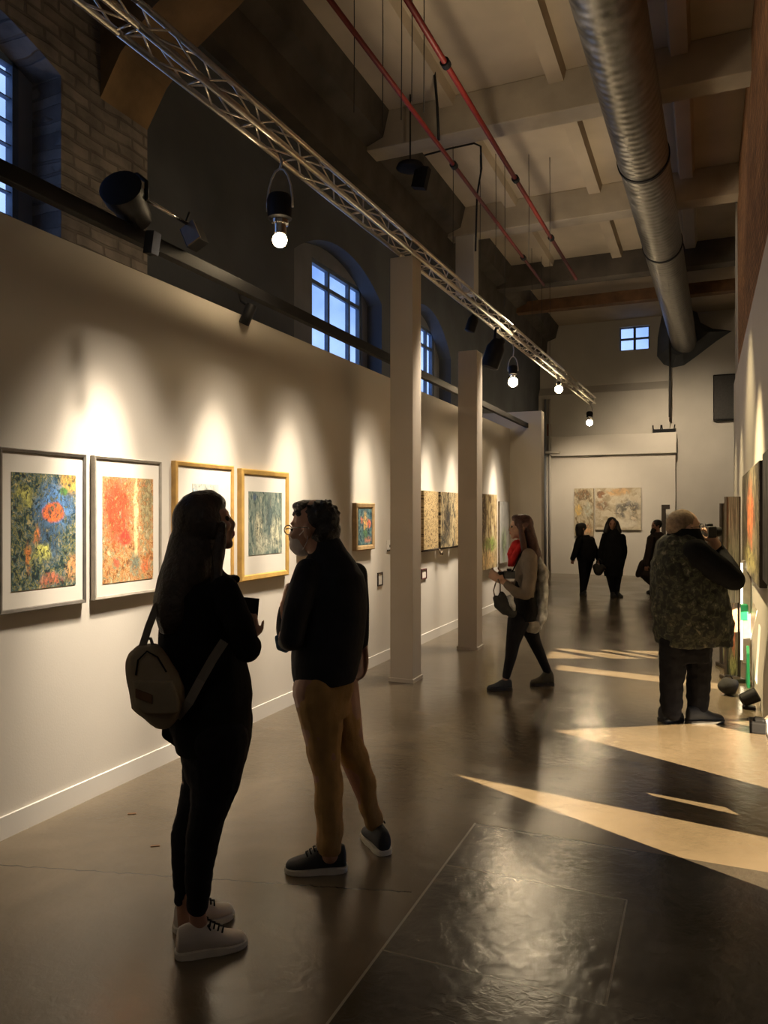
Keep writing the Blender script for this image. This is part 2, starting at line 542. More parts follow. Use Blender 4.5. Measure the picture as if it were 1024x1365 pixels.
# brick diaphragm springing from the pier towards the ceiling
poly = [(-3.8, 4.45), (-3.62, 4.72), (-3.35, 4.95), (-3.0, 5.15), (-2.6, 5.42), (-2.2, 5.8), (-1.75, 6.3), (-1.5, CZ), (-3.8, CZ)]
struct(MB().prism(poly, 'Y', 3.95, 4.42).build('arch_haunch_trim', M['ochre']))
# edge beam along the outer wall, cross beams, ribs, corbels
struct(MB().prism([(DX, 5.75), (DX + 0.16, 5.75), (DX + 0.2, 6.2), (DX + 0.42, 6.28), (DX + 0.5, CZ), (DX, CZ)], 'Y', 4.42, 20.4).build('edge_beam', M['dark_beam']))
for i, y in enumerate((8.73, 11.95, 15.1)):
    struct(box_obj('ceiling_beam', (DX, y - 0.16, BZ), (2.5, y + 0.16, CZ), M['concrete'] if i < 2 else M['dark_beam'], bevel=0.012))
struct(box_obj('hanging_post_trim', (-3.78, 11.82, 5.2), (-3.46, 12.08, BZ + 0.01), M['back_wall'], bevel=0.01))
struct(box_obj('timber_beam', (DX, 16.7, 6.1), (2.5, 16.95, 6.34), M['timber'], bevel=0.01))
ys = [4.42, 8.57, 8.89, 11.79, 12.11, 14.94, 15.26, 20.3]
for x in (-2.85, -1.55, -0.25):
    for a, b in ((4.42, 8.57), (8.89, 11.79), (12.11, 14.94)):
        struct(MB().prism([(x - 0.115, CZ), (x - 0.085, CZ - 0.12), (x + 0.085, CZ - 0.12), (x + 0.115, CZ)], 'Y', a, b).build('ceiling_rib_beam', M['slab']))

# far wall: upper wall with a small window, thicker lower wall, header, white panel
hw = on_y(826, 468, BY); hw2 = on_y(866, 433, BY)
GW = [(hw.x, hw.z), (hw2.x, hw.z), (hw2.x, hw2.z), (hw.x, hw2.z)]
bw = MB()
ou = [(-4.4, 0), (2.6, 0), (2.6, CZ), (-4.4, CZ)]
bx = holed_prism(ou, [GW], 0, 0.25)
for v in bx.bm.verts: v.co = V((v.co.y, BY + v.co.x, v.co.z))
struct(bx.build('wall_back', M['back_wall']))
wt_ = struct(empty('window_4', ((hw.x + hw2.x) / 2, BY + 0.1, hw.z)))
ww, wh = (hw2.x - hw.x) / 2, hw2.z - hw.z
f = MB()
for x in (-ww, 0, ww): f.box((x - 0.03, -0.03, 0), (x + 0.03, 0.03, wh))
for z in (0, wh / 2, wh): f.box((-ww, -0.025, z - 0.025), (ww, 0.025, z + 0.025))
f.build('window_frame', M['window_frame'], wt_)
MB().box((-ww, -0.004, 0), (ww, 0.004, wh)).build('window_pane', M['glass'], wt_)
zl = on_y(800, 523, BY - 0.2).z
struct(MB().prism([(BY, 0), (BY - 0.2, 0), (BY - 0.2, zl), (BY, zl + 0.22)], 'X', -4.1, on_y(893, 523, BY - 0.2).x).build('wall_back_lower', M['back_wall']))
xh0, xh1 = on_y(735, 600, BY - 0.4).x, on_y(902, 600, BY - 0.4).x
zh0, zh1 = on_y(820, 606, BY - 0.4).z, on_y(820, 579, BY - 0.4).z
struct(box_obj('header_beam', (xh0, BY - 0.42, zh0), (xh1, BY - 0.2, zh1), M['white_wall'], bevel=0.01))
struct(box_obj('wall_back_panel', (on_y(727, 600, BY - 0.3).x, BY - 0.3, 0), (xh1 - 0.03, BY - 0.2, zh0), M['white_wall']))

# right hand side: partition with foot gaps shaped to throw the sun patches, brick above, side walls
def wall_pt(X, Y):
    t = (RX - X) / 0.896
    return (Y - 0.443 * t, SUN_T * t)
gaps = [
    [(3.50, 0.004), (4.16, 0.004), (3.50, 0.69)],
    [(4.175, 0.27), (4.20, 0.285), (4.365, 0.115), (4.30, 0.085)],
    [(4.87, 0.004), (6.55, 0.004), (4.87, 0.54)],
    [(6.86, 0.68), (7.12, 0.68), (7.62, 0.10), (7.36, 0.10)],
    [(7.28, 0.76), (7.95, 0.76), (8.85, 0.33), (8.35, 0.33)],
]
struct(holed_prism([(3.44, 0), (13.1, 0), (13.1, 3.64), (3.44, 3.64)], gaps, RX, RX + 0.045).build('wall_right', M['white_wall']))
struct(MB().prism([(2.6, 3.64), (11.9, 3.64), (12.3, CZ), (2.6, CZ)], 'X', RX + 0.02, RX + 0.45).build('wall_right_brick', M['red_brick']))
struct(MB().prism([(RX, 3.44), (RX + 0.05, 3.44), (1.45, 2.945), (1.45, 2.88), (1.38, 2.88)], 'Z', 0, CZ).build('wall_right_return', M['back_wall']))
struct(box_obj('wall_right_filler', (RX + 0.05, 11.6, 3.62), (RX + 0.12, 13.05, CZ), M['back_wall']))
struct(box_obj('wall_right_near', (1.4, -3.1, 0), (1.5, 2.95, CZ), M['back_wall']))
struct(box_obj('wall_near', (-4.3, -3.2, 0), (1.5, -3.0, CZ), M['dark_wall']))
struct(box_obj('wall_right_cross', (RX + 0.02, 13.0, 0), (2.6, 13.1, CZ), M['back_wall']))
struct(box_obj('wall_right_far', (2.5, 13.0, 0), (2.6, 20.5, CZ), M['back_wall']))

# the two square pillars
def pillar(px, py, ptop, s, label):
    b = on_z(px, py, 0)
    top = atd(px, ptop, (EYE * 1000) / (py - 682.5)).z
    t = tag(empty('square_pillar', b), label, 'pillar', 'white square pillars')
    t['kind'] = 'structure'
    MB().box((-s / 2, -s / 2, 0), (s / 2, s / 2, top), 0.006).build('shaft', M['pillar'], t)
    MB().box((-s / 2 - 0.012, -s / 2 - 0.012, 0), (s / 2 + 0.012, s / 2 + 0.012, 0.035)).build('foot_plate', M['pillar'], t)
    return t
pillar(541, 906, 347, 0.232, 'nearer and taller white square pillar under the truss')
pillar(627, 864, 470, 0.232, 'farther and shorter white square pillar behind the first')

# ================================================================ OVERHEAD
# lighting truss of box sections
TA, TB = atd(150, 0, 2.53 / 0.6825), atd(790, 533, 2.53 / 0.1495)
TA.z = TB.z = 4.13
tdir = (TB - TA).normalized()
TA = TA - tdir * 3.5
tlen = (TB - TA).length
tside = V((tdir.y, -tdir.x, 0))
tang = math.atan2(tdir.y, tdir.x)
HW = 0.064
def truss_section(ln):
    t = empty('lighting_truss')
    for sy in (-1, 1):
        for sz in (-1, 1):
            c = MB().tube([(0, sy * HW, sz * HW), (ln, sy * HW, sz * HW)], 0.019, 10).build('chord', M['aluminium'], t, True)
    n = max(4, int(round(ln / 0.26)))
    st = ln / n
    for face in range(4):
        zz = MB()
        pts = []
        for i in range(n + 1):
            s = 1 if i % 2 else -1
            x = min(max(i * st, 0.02), ln - 0.02)
            pts.append({0: (x, s * HW, -HW), 1: (x, s * HW, HW), 2: (x, -HW, s * HW), 3: (x, HW, s * HW)}[face])
        for a, b in zip(pts, pts[1:]): zz.tube([a, b], 0.0065, 6)
        if face == 0:
            for i in range(0, n + 1, 2):
                x = min(max(i * st, 0.02), ln - 0.02)
                zz.tube([(x, -HW, -HW), (x, HW, -HW)], 0.0065, 6)
        zz.build('lacing', M['aluminium'], t, True)
    return t
labels = ['first truss section nearest the camera, leaving the picture at the top', 'second truss section, over the four framed pictures',
          'third truss section, reaching over the taller pillar', 'fourth truss section, past the shorter pillar', 'last truss section, ending above the far spotlight']
nsec = 5
seg = tlen / nsec
proto = truss_section(seg - 0.006)
for i in range(nsec):
    if i == 0: o = proto
    else:
        o = proto.copy(); C.objects.link(o)
        for ch in list(proto.children):
            c = ch.copy(); C.objects.link(c); c.parent = o
    o.location = TA + tdir * (seg * i)
    o.rotation_euler = (0, 0, tang)
    tag(o, labels[i], 'truss', 'aluminium lighting truss sections')

# spiral duct
def duct():
    a, b = atd(811, 0, 6.2), on_y(913, 460, BY - 0.02)
    d = (b - a).normalized()
    s = a - d * 3.2
    ln = (b - s).length
    t = tag(empty('ventilation_duct', s), 'large round galvanised steel duct hanging along the right of the ceiling', 'duct')
    q = d.to_track_quat('Z', 'Y')
    t.rotation_mode = 'QUATERNION'
    t.rotation_quaternion = q
    r = 0.29
    jz = []
    for px, py in ((862, 210), (890, 325)):
        k = min(range(2000), key=lambda i: abs((lambda w: 682.5 - (w.z - EYE) / (w.x * -SA + w.y * CA) * 1000)(s + d * ln * i / 2000) - py))
        jz.append(ln * k / 2000)
    ends = [0] + jz + [ln]
    for a0, b0 in zip(ends, ends[1:]):
        m = MB().lathe([(r, a0 + 0.002), (r, b0 - 0.002)], 40).build('duct_section', M['galv'], t)
        autosmooth(m)
    for z in jz:
        m = MB().lathe([(r + 0.002, z - 0.03), (r + 0.014, z - 0.025), (r + 0.014, z + 0.025), (r + 0.002, z + 0.03)], 40).build('joint_collar', M['black_metal'], t)
        autosmooth(m)
    return t
dt = duct()
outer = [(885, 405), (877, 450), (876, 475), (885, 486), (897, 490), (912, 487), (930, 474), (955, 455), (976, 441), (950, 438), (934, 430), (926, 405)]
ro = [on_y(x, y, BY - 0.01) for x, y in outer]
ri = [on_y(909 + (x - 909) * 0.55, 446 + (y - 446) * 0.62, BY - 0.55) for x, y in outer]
shadow = MB(); shadow.rings([ro, ri])
hd = shadow.build('duct_shadow', M['dark_wall'], None)  # dark solid standing in for the duct's shadow on the far wall
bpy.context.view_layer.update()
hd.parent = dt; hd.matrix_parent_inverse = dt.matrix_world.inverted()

# two red sprinkler pipes
def red_pipe(a, b, r, ext, label, clamps):
    a, b = V(a), V(b)
    d = (b - a).normalized()
    s = a - d * ext
    ln = (b - s).length
    t = tag(empty('sprinkler_pipe', s), label, 'pipe', 'red sprinkler pipes under the ceiling')
    t.rotation_mode = 'QUATERNION'
    t.rotation_quaternion = d.to_track_quat('Z', 'Y')
    MB().lathe([(r, 0), (r, ln)], 14).build('pipe_run', M['red_pipe'], t, True)
    for f in clamps:
        MB().lathe([(r + 0.002, ln * f - 0.04), (r + 0.018, ln * f - 0.035), (r + 0.018, ln * f + 0.035), (r + 0.002, ln * f + 0.04)], 14).build('coupling', M['black_metal'], t)
    return t
ZP = 5.55
pa, pb = on_z(440, 0, ZP), on_z(725, 380, ZP)
red_pipe(pa, pb, 0.023, 3.0, 'thinner red sprinkler pipe, on the side of the truss', (0.55, 0.86))
pa, pb = on_z(543, 0, 5.75), on_z(768, 372, 5.75)
red_pipe(pa, pb, 0.027, 3.0, 'red sprinkler pipe with black couplings, on the side of the duct', (0.36, 0.6, 0.8))

# thin hangers and cables from the ceiling: (px, y where it leaves the ceiling, y of its lower end)
HANG = [(472, 0, 150, 6.15), (510, 0, 170, 6.15), (535, 0, 160, 6.15), (549, 0, 135, 6.15), (565, 0, 150, 6.15), (604, 176, 330, 9.6), (640, 190, 345, 9.9),
        (661, 205, 350, 10.2), (673, 215, 410, 10.6), (705, 176, 345, 10.4), (733, 170, 335, 10.6), (709, 330, 470, 14.0), (722, 345, 480, 14.3), (733, 350, 500, 14.6)]
where = ['leftmost of the thin cables above the nearer truss', 'second thin cable from the left above the truss', 'third thin cable from the left, before the first beam',
         'fourth thin cable, beside the red pipe', 'fifth thin cable, between the red pipes at the top', 'cable hanging left of the round speaker conduit', 'cable dropping beside the bent black conduit',
         'cable just right of the bent black conduit', 'long cable dropping under the red pipe coupling', 'cable hanging right of the far red pipe', 'rightmost cable of the second ceiling bay',
         'cable in front of the far upper wall, left one', 'cable in front of the far upper wall, middle one', 'cable in front of the far upper wall, longest one']
for (px, y0, y1, Y), lb in zip(HANG, where):
    p1 = on_y(px, y1, Y)
    o = MB().tube([(0, 0, 0), (0.004, 0, (CZ - p1.z) * 0.5), (0, 0, CZ - p1.z)], 0.0045, 6).build('hanging_cable', M['cable'], None, True)
    o.location = p1
    tag(o, lb, 'cable', 'thin cables hanging from the ceiling')

# black conduit with bends and a sprinkler drop
a = on_y(585, 187, 7.9); b = on_y(577, 70, 7.9)
o = MB().tube([b - a, (b - a) * 0.4 + V((0.01, 0, 0)), (0, 0, 0)], 0.016, 8).build('drop_pipe', M['black_metal'], None, True); o.location = a
tag(o, 'short thick black drop pipe below the red pipe coupling', 'pipe')
a = on_y(566, 207, 8.5)
pts = [V(on_y(x, y, 8.5 + k * 0.15)) - a for k, (x, y) in enumerate([(566, 207), (600, 198), (632, 191), (641, 195), (642, 225), (636, 260), (634, 335)])]
o = MB().tube(pts, 0.012, 8).build('conduit', M['black_metal'], None, True); o.location = a
tag(o, 'bent black conduit running from the round ceiling speaker and turning down', 'conduit')
# round device under the first beam
c = on_y(547, 224, 8.35)
t = tag(empty('ceiling_speaker', c), 'round black ceiling speaker hanging below the first concrete beam', 'speaker')
MB().lathe([(0.03, -0.03), (0.13, -0.02), (0.17, 0.0), (0.15, 0.04), (0.05, 0.07)], 28).build('speaker_body', M['black_plastic'], t, True)
MB().tube([(0, 0, 0.06), (0, 0, CZ - c.z)], 0.01, 8).build('drop_rod', M['black_metal'], t)
MB().obox((0.12, 0.05, -0.12), (0.08, 0, -0.02), (0, 0.05, 0), (0.03, 0, 0.12)).build('bracket_box', M['black_plastic'], t)

# black lighting rail in front of the picture wall top, with clamps
RZ, RXX = 3.15, -2.9
t = tag(empty('lighting_rail', (RXX, 7.4, RZ)), 'long black lighting rail along the top of the picture wall', 'rail')
MB().box((-0.028, -10.0, -0.04), (0.028, 6.2, 0.04), 0.004).build('rail_bar', M['black_metal'], t)
MB().lathe([(0.05, -0.05), (0.06, -0.04), (0.06, 0.04), (0.05, 0.05)], 20).build('end_clamp', M['black_metal'], t, True)
MB().tube([(-0.01, 0.02, -0.05), (-0.02, 0.02, -0.28)], 0.028, 10).build('hanging_plug', M['steel'], t, True)

# hanging spotlights with bulbs lit
def spotlight(px, py, d, label, hang_top, power, rb=0.045, loop=True, k=1.0, beam=0):
    c = atd(px, py, d)
    t = tag(empty('hanging_spotlight', c), label, 'spotlight', 'lit spotlights hanging from the truss')
    body = MB().lathe([(0.05 * k, 0.10 * k), (0.082 * k, 0.12 * k), (0.088 * k, 0.24 * k), (0.075 * k, 0.275 * k), (0.04 * k, 0.29 * k)], 24).build('lamp_housing', M['black_metal'], t)
    autosmooth(body)
    autosmooth(MB().lathe([(0.03 * k, 0.0), (0.045 * k, 0.015 * k), (0.045 * k, 0.075 * k), (0.06 * k, 0.08 * k), (0.06 * k, 0.105 * k), (0.04 * k, 0.11 * k)], 24).build('lamp_socket', M['chrome'], t))
    MB().ball((0, 0, -0.025), rb, 18).build('bulb', M['bulb'], t, True)
    yk = MB()
    pts = [(math.sin(a) * 0.10 * k, 0, 0.20 * k + 0.26 * k * max(0, math.cos(a)) + (0 if math.cos(a) >= 0 else 0.1 * math.cos(a))) for a in [R(x) for x in range(-100, 101, 20)]]
    yk.tube(pts, 0.008, 8).build('yoke', M['steel'], t, True)
    top = hang_top - c.z
    MB().tube([(0, 0, 0.45 * k), (0.015, 0, 0.45 * k + (top - 0.45 * k) * 0.5), (0.0, 0, top)], 0.009, 8).build('hanger', M['steel'], t, True)
    l = bpy.data.lights.new('bulb_light', 'POINT')
    l.energy = power
    l.color = (1.0, 0.77, 0.47)
    l.shadow_soft_size = 0.06
    lo = bpy.data.objects.new('bulb_light', l)
    lo.location = (0, 0, -0.10)
    lo.parent = t
    C.objects.link(lo)
    if beam:
        s_ = spot(c + V((0, 0, -0.12)), (-0.9, 2.6, 0), beam, 50, 0.6, (1.0, 0.8, 0.52), 0.08)
        s_.name = 'floor_beam'
    return t
spotlight(373, 315, 5.09, 'nearest lit spotlight, hanging in front of the dark wall', 4.045, 7, 0.05)
spotlight(684, 507, 10.85, 'second lit spotlight, hanging past the shorter pillar', 4.045, 16, 0.07, k=0.75, beam=22)
spot(atd(702, 682.5 - (4.5 - EYE) / 11 * 1000, 11), (-0.75, 2.5, 0), 75, 40, 0.7, (1.0, 0.8, 0.52), 0.1).name = 'floor_beam'  # added lamp with no fixture, throws the long streak on the floor
spotlight(745, 517, 13.5, 'third lit spotlight, tucked close under the truss', 4.045, 16, 0.07, k=0.4, beam=26)
spotlight(786, 562, 16.75, 'farthest lit spotlight, under the end of the truss', 4.045, 20, 0.07, k=0.8, beam=22)

# unlit fixtures
c = atd(172, 272, 4.08)
t = tag(empty('stage_light', c), 'bulky black stage light above the rail in front of the brick', 'stage light')
mt = Matrix.Rotation(R(70), 4, V((1, 0.35, 0)))
autosmooth(MB().lathe([(0.05, -0.14), (0.085, -0.12), (0.095, 0.02), (0.11, 0.05), (0.115, 0.12), (0.1, 0.125)], 24, mt).build('lamp_housing', M['black_metal'], t))
MB().ball((-0.02, -0.06, 0.03), (0.03, 0.02, 0.03), 12).build('lens', M['chrome'], t, True)
MB().tube([(-0.12, 0, 0), (-0.12, 0, 0.1), (-0.06, 0, 0.15), (0.06, 0, 0.15), (0.12, 0, 0.1), (0.12, 0, 0)], 0.012, 8).build('yoke', M['black_metal'], t, True)
rl_ = on_x(176, 300, -2.9); rl_.z = 3.19
MB().tube([(0, 0, -0.06), rl_ - c], 0.03, 10).build('clamp', M['black_metal'], t, True)
MB().obox((0.09, 0.08, -0.2), (0.02, 0.01, 0), (0, 0.03, 0), (0.01, 0, 0.06)).build('clamp_lever', M['black_metal'], t)
a, b = atd(192, 264, 4.1), atd(252, 300, 4.5)
o = MB().tube([(0, 0, 0), b - a], 0.011, 8).build('support_bar', M['chrome'], None, True); o.location = a
tag(o, 'short shiny bar linking the black stage light to the tan floodlight', 'bar')
c = atd(259, 315, 4.52)
t = tag(empty('floodlight', c), 'small tilted floodlight with a tan front plate beside the shiny bar', 'floodlight')
q = Matrix.Rotation(R(-25), 3, 'Y')
MB().obox((0, 0, 0), q @ V((0.05, 0, 0)), q @ V((0, 0.045, 0)), q @ V((0, 0, 0.065))).build('lamp_box', M['black_metal'], t)
MB().obox(q @ V((0.012, -0.052, -0.005)), q @ V((0.05, 0, 0)), q @ V((0, 0.006, 0)), q @ V((0, 0, 0.06))).build('front_plate', M['barn'], t)
MB().tube([q @ V((-0.05, 0, 0.02)), V((-0.06, 0, 0.1)), V((-0.05, 0.02, 0.16))], 0.007, 8).build('bracket', M['black_metal'], t, True)
c = atd(331, 418, 5.6)
t = tag(empty('track_spot', c), 'small black track spot hanging under the rail, aimed at the wall', 'spotlight')
mt = Matrix.Rotation(R(28), 4, 'Y')
autosmooth(MB().lathe([(0.04, -0.085), (0.042, 0.06), (0.03, 0.075)], 20, mt).build('lamp_housing', M['black_metal'], t))
MB().tube([mt @ V((0, 0, 0.05)), V((-0.06, 0, 0.10)), V((-0.08, 0, 0.17))], 0.012, 8).build('stem', M['black_metal'], t, True)
for (px, py, d, lb, sz) in ((630, 430, 9.4, 'small black fixture clamped under the truss beside the pillar head', 0.11), (659, 470, 10.0, 'long dark fixture hanging under the truss left of the second lit spotlight', 0.2)):
    c = atd(px, py, d)
    t = tag(empty('unlit_fixture', c), lb, 'fixture')
    autosmooth(MB().lathe([(sz * 0.35, -sz * 1.1), (sz * 0.6, -sz), (sz * 0.62, sz * 0.3), (sz * 0.35, sz * 0.9)], 18, Matrix.Rotation(R(20), 4, 'Y')).build('lamp_housing', M['black_metal'], t))
    MB().tube([(0, 0, sz * 0.6), (0.02, 0, 4.07 - c.z)], 0.018, 8).build('clamp', M['black_metal'], t, True)
    MB().ball((sz * 0.5, 0, sz * 0.7), sz * 0.25, 10).build('knob', M['black_metal'], t, True)

# things high on the far wall
c = on_y(967, 530, BY - 0.15)
t = tag(empty('loudspeaker', c), 'black rectangular loudspeaker on the far wall beside the right partition', 'speaker')
MB().box((-0.27, -0.1, -0.56), (0.27, 0.12, 0.56), 0.015).build('cabinet', M['black_plastic'], t)
MB().box((-0.25, -0.112, -0.53), (0.25, -0.098, 0.53), 0.004).build('front_mesh', M['cable'], t)
a = on_y(892, 400, BY - 0.55); b = on_y(893, 556, BY - 0.55)
o = MB().tube([(0, 0, 0), (0.01, 0, (a.z - b.z) / 2), (0, 0, a.z - b.z)], 0.028, 8).build('power_cable', M['cable'], None, True); o.location = b
tag(o, 'thick black cable hanging straight down below the duct shadow', 'cable')
for px, w_, lb in ((876, 0.10, 'small black device left on top of the white header'), (891, 0.16, 'longer black device with antennas on the white header')):
    c = on_y(px, 573, BY - 0.3); c.z = zh1
    t = tag(empty('network_device', c), lb, 'device')
    MB().box((-w_, -0.06, 0), (w_, 0.06, 0.09), 0.008).build('case', M['black_plastic'], t)
    for s in (-1, 1):
        MB().tube([(s * w_ * 0.85, 0, 0.08), (s * w_ * 0.95, 0, 0.2)], 0.014, 8).build('antenna', M['black_plastic'], t)
c = on_y(732, 573, BY - 0.24)
o = box_obj('wall_sign', c + V((-0.055, -0.012, -0.16)), c + V((0.055, 0.02, 0.16)), mat('salmon_sign', (0.36, 0.16, 0.11), 0.6), bevel=0.006)
tag(o, 'narrow salmon coloured sign on the far wall beside the header', 'sign')
c = on_y(737, 603, BY - 0.45)
t = tag(empty('tube_lamp', c), 'short white tube lamp at the left end of the header', 'lamp')
MB().tube([(-0.18, 0, 0), (0.18, 0, 0)], 0.035, 12).build('tube', M['white_wall'], t, True)
MB().box((-0.2, 0.02, -0.02), (0.2, 0.06, 0.03)).build('batten', M['back_wall'], t)
for px, lb, mm in ((727, 'thin grey service pipe running up the far left corner, left one', M['niche']), (733, 'pale service pipe running up the far left corner, right one', M['back_wall'])):
    c = on_y(px, 700, BY - 0.36); c.z = 0
    o = MB().tube([(0, 0, 0), (0, 0, 4.6)], 0.03, 10).build('service_pipe', mm, None, True); o.location = c
    tag(o, lb, 'pipe')

# ================================================================ PICTURES
def art_mat(name, stops, scale, blobs=(), distort=0.7, streak=None, detail=9, grain=None):
    """abstract paint: noise through a colour ramp, with soft patches (u, v, ru, rv, colour, softness, wobble, colour noise)"""
    m, nt, b = new_mat(name)
    t = nt.nodes.new('ShaderNodeTexCoord')
    mp = nt.nodes.new('ShaderNodeMapping')
    L(nt, t.outputs['UV'], mp.inputs['Vector'])
    if streak: mp.inputs['Scale'].default_value = (*streak, 1)
    nz = nt.nodes.new('ShaderNodeTexNoise')
    nz.inputs['Scale'].default_value = 7
    nz.inputs['Detail'].default_value = 5
    L(nt, t.outputs['UV'], nz.inputs['Vector'])
    # short dabs of the brush: warped cells, each with its own tone
    wv = nt.nodes.new('ShaderNodeVectorMath'); wv.operation = 'MULTIPLY_ADD'
    L(nt, nz.outputs['Color'], wv.inputs[0]); wv.inputs[1].default_value = (0.22, 0.22, 0); L(nt, mp.outputs[0], wv.inputs[2])
    vo = nt.nodes.new('ShaderNodeTexVoronoi')
    vo.inputs['Scale'].default_value = scale * 2.6
    L(nt, wv.outputs[0], vo.inputs['Vector'])
    sc = nt.nodes.new('ShaderNodeSeparateColor'); L(nt, vo.outputs['Color'], sc.inputs[0])
    f0 = noise_tex(nt, scale, detail, distort, mp.outputs[0], 0.66)
    f = math_node(nt, 'ADD', math_node(nt, 'MULTIPLY_ADD', sc.outputs[0], 0.26, -0.13), f0)
    col = ramp(nt, f, stops)
    fine = math_node(nt, 'ADD', math_node(nt, 'MULTIPLY_ADD', sc.outputs[1], 0.30, -0.15), noise_tex(nt, scale * 2.2, 8, 1.0, t.outputs['UV'], 0.65))
    for (u, v, ru, rv, c, soft, wob, cn) in blobs:
        w = nt.nodes.new('ShaderNodeVectorMath'); w.operation = 'MULTIPLY_ADD'
        L(nt, nz.outputs['Color'], w.inputs[0])
        w.inputs[1].default_value = (wob, wob, 0)
        L(nt, t.outputs['UV'], w.inputs[2])
        s = nt.nodes.new('ShaderNodeVectorMath'); s.operation = 'SUBTRACT'
        L(nt, w.outputs[0], s.inputs[0]); s.inputs[1].default_value = (u + wob / 2, v + wob / 2, 0)
        d = nt.nodes.new('ShaderNodeVectorMath'); d.operation = 'MULTIPLY'
        L(nt, s.outputs[0], d.inputs[0]); d.inputs[1].default_value = (1 / ru, 1 / rv, 0)
        ln = nt.nodes.new('ShaderNodeVectorMath'); ln.operation = 'LENGTH'
        L(nt, d.outputs[0], ln.inputs[0])
        mr = nt.nodes.new('ShaderNodeMapRange'); mr.interpolation_type = 'SMOOTHSTEP'
        L(nt, ln.outputs['Value'], mr.inputs[0])
        mr.inputs[1].default_value = 1.0 + soft; mr.inputs[2].default_value = 1.0 - soft
        lo = tuple(x * (1 - cn) for x in c); hi = tuple(min(1, x * (1 + cn) + 0.03 * cn) for x in c)
        fac = math_node(nt, 'MULTIPLY', mr.outputs[0], ramp(nt, fine, [(0.33, (0.15,) * 3), (0.47, (1,) * 3)]))
        col = mix_col(nt, fac, col, ramp(nt, fine, [(0.35, lo), (0.65, hi)]))
    L(nt, col, b.inputs['Base Color'])
    b.inputs['Roughness'].default_value = 0.55
    bp = nt.nodes.new('ShaderNodeBump')
    bp.inputs['Strength'].default_value = 0.25; bp.inputs['Distance'].default_value = 0.004
    L(nt, fine, bp.inputs['Height']); L(nt, bp.outputs['Normal'], b.inputs['Normal'])
    return m

A = {}
A['blue'] = art_mat('blue_green_painting', [(0.30, (0.010, 0.016, 0.020)), (0.40, (0.02, 0.055, 0.06)), (0.46, (0.05, 0.10, 0.07)), (0.505, (0.36, 0.31, 0.09)),
    (0.55, (0.03, 0.085, 0.11)), (0.62, (0.13, 0.19, 0.19)), (0.70, (0.55, 0.45, 0.20))], 13, [
    (0.66, 0.70, 0.30, 0.20, (0.07, 0.17, 0.36), 0.4, 0.2, 0.7), (0.52, 0.42, 0.2, 0.2, (0.03, 0.075, 0.14), 0.5, 0.25, 0.8),
    (0.95, 0.93, 0.18, 0.10, (0.62, 0.36, 0.09), 0.5, 0.18, 0.5), (0.36, 0.47, 0.05, 0.09, (0.60, 0.20, 0.04), 0.5, 0.18, 0.6), (0.24, 0.28, 0.04, 0.12, (0.50, 0.17, 0.04), 0.5, 0.18, 0.6),
    (0.80, 0.85, 0.07, 0.035, (0.08, 0.20, 0.05), 0.4, 0.08, 0.4), (0.64, 0.66, 0.17, 0.088, (0.72, 0.15, 0.04), 0.18, 0.10, 0.45), (0.60, 0.06, 0.17, 0.05, (0.42, 0.13, 0.07), 0.5, 0.18, 0.7),
    (0.93, 0.16, 0.09, 0.12, (0.50, 0.25, 0.10), 0.5, 0.18, 0.6), (0.45, 0.30, 0.14, 0.07, (0.42, 0.42, 0.10), 0.6, 0.3, 0.8), (0.2, 0.8, 0.12, 0.08, (0.30, 0.30, 0.08), 0.6, 0.3, 0.8)])
A['orange'] = art_mat('orange_painting', [(0.31, (0.22, 0.10, 0.04)), (0.39, (0.50, 0.20, 0.05)), (0.45, (0.66, 0.50, 0.25)), (0.495, (0.46, 0.10, 0.04)), (0.54, (0.62, 0.43, 0.17)),
    (0.60, (0.20, 0.19, 0.12)), (0.69, (0.70, 0.58, 0.36))], 11, [
    (0.86, 0.74, 0.13, 0.3, (0.24, 0.20, 0.10), 0.4, 0.2, 0.8), (0.64, 0.62, 0.045, 0.42, (0.86, 0.68, 0.36), 0.4, 0.06, 0.2), (0.28, 0.70, 0.26, 0.31, (0.48, 0.07, 0.025), 0.45, 0.25, 0.6),
    (0.42, 0.42, 0.12, 0.09, (0.62, 0.05, 0.03), 0.4, 0.14, 0.5), (0.62, 0.17, 0.09, 0.11, (0.16, 0.18, 0.13), 0.5, 0.24, 0.8), (0.85, 0.14, 0.09, 0.07, (0.66, 0.15, 0.05), 0.5, 0.16, 0.6),
    (0.25, 0.20, 0.08, 0.05, (0.50, 0.10, 0.05), 0.5, 0.18, 0.6)])
A['pale'] = art_mat('pale_sketch', [(0.33, (0.20, 0.24, 0.22)), (0.42, (0.52, 0.53, 0.48)), (0.50, (0.62, 0.61, 0.55)), (0.58, (0.55, 0.56, 0.50)), (0.68, (0.42, 0.44, 0.40))], 6, [
    (0.1, 0.75, 0.1, 0.2, (0.35, 0.45, 0.55), 0.4, 0.2, 0.4), (0.92, 0.72, 0.06, 0.11, (0.60, 0.16, 0.12), 0.4, 0.12, 0.4), (0.5, 0.55, 0.38, 0.14, (0.22, 0.27, 0.19), 0.5, 0.3, 0.8), (0.6, 0.25, 0.3, 0.2, (0.40, 0.42, 0.35), 0.5, 0.3, 0.5)])
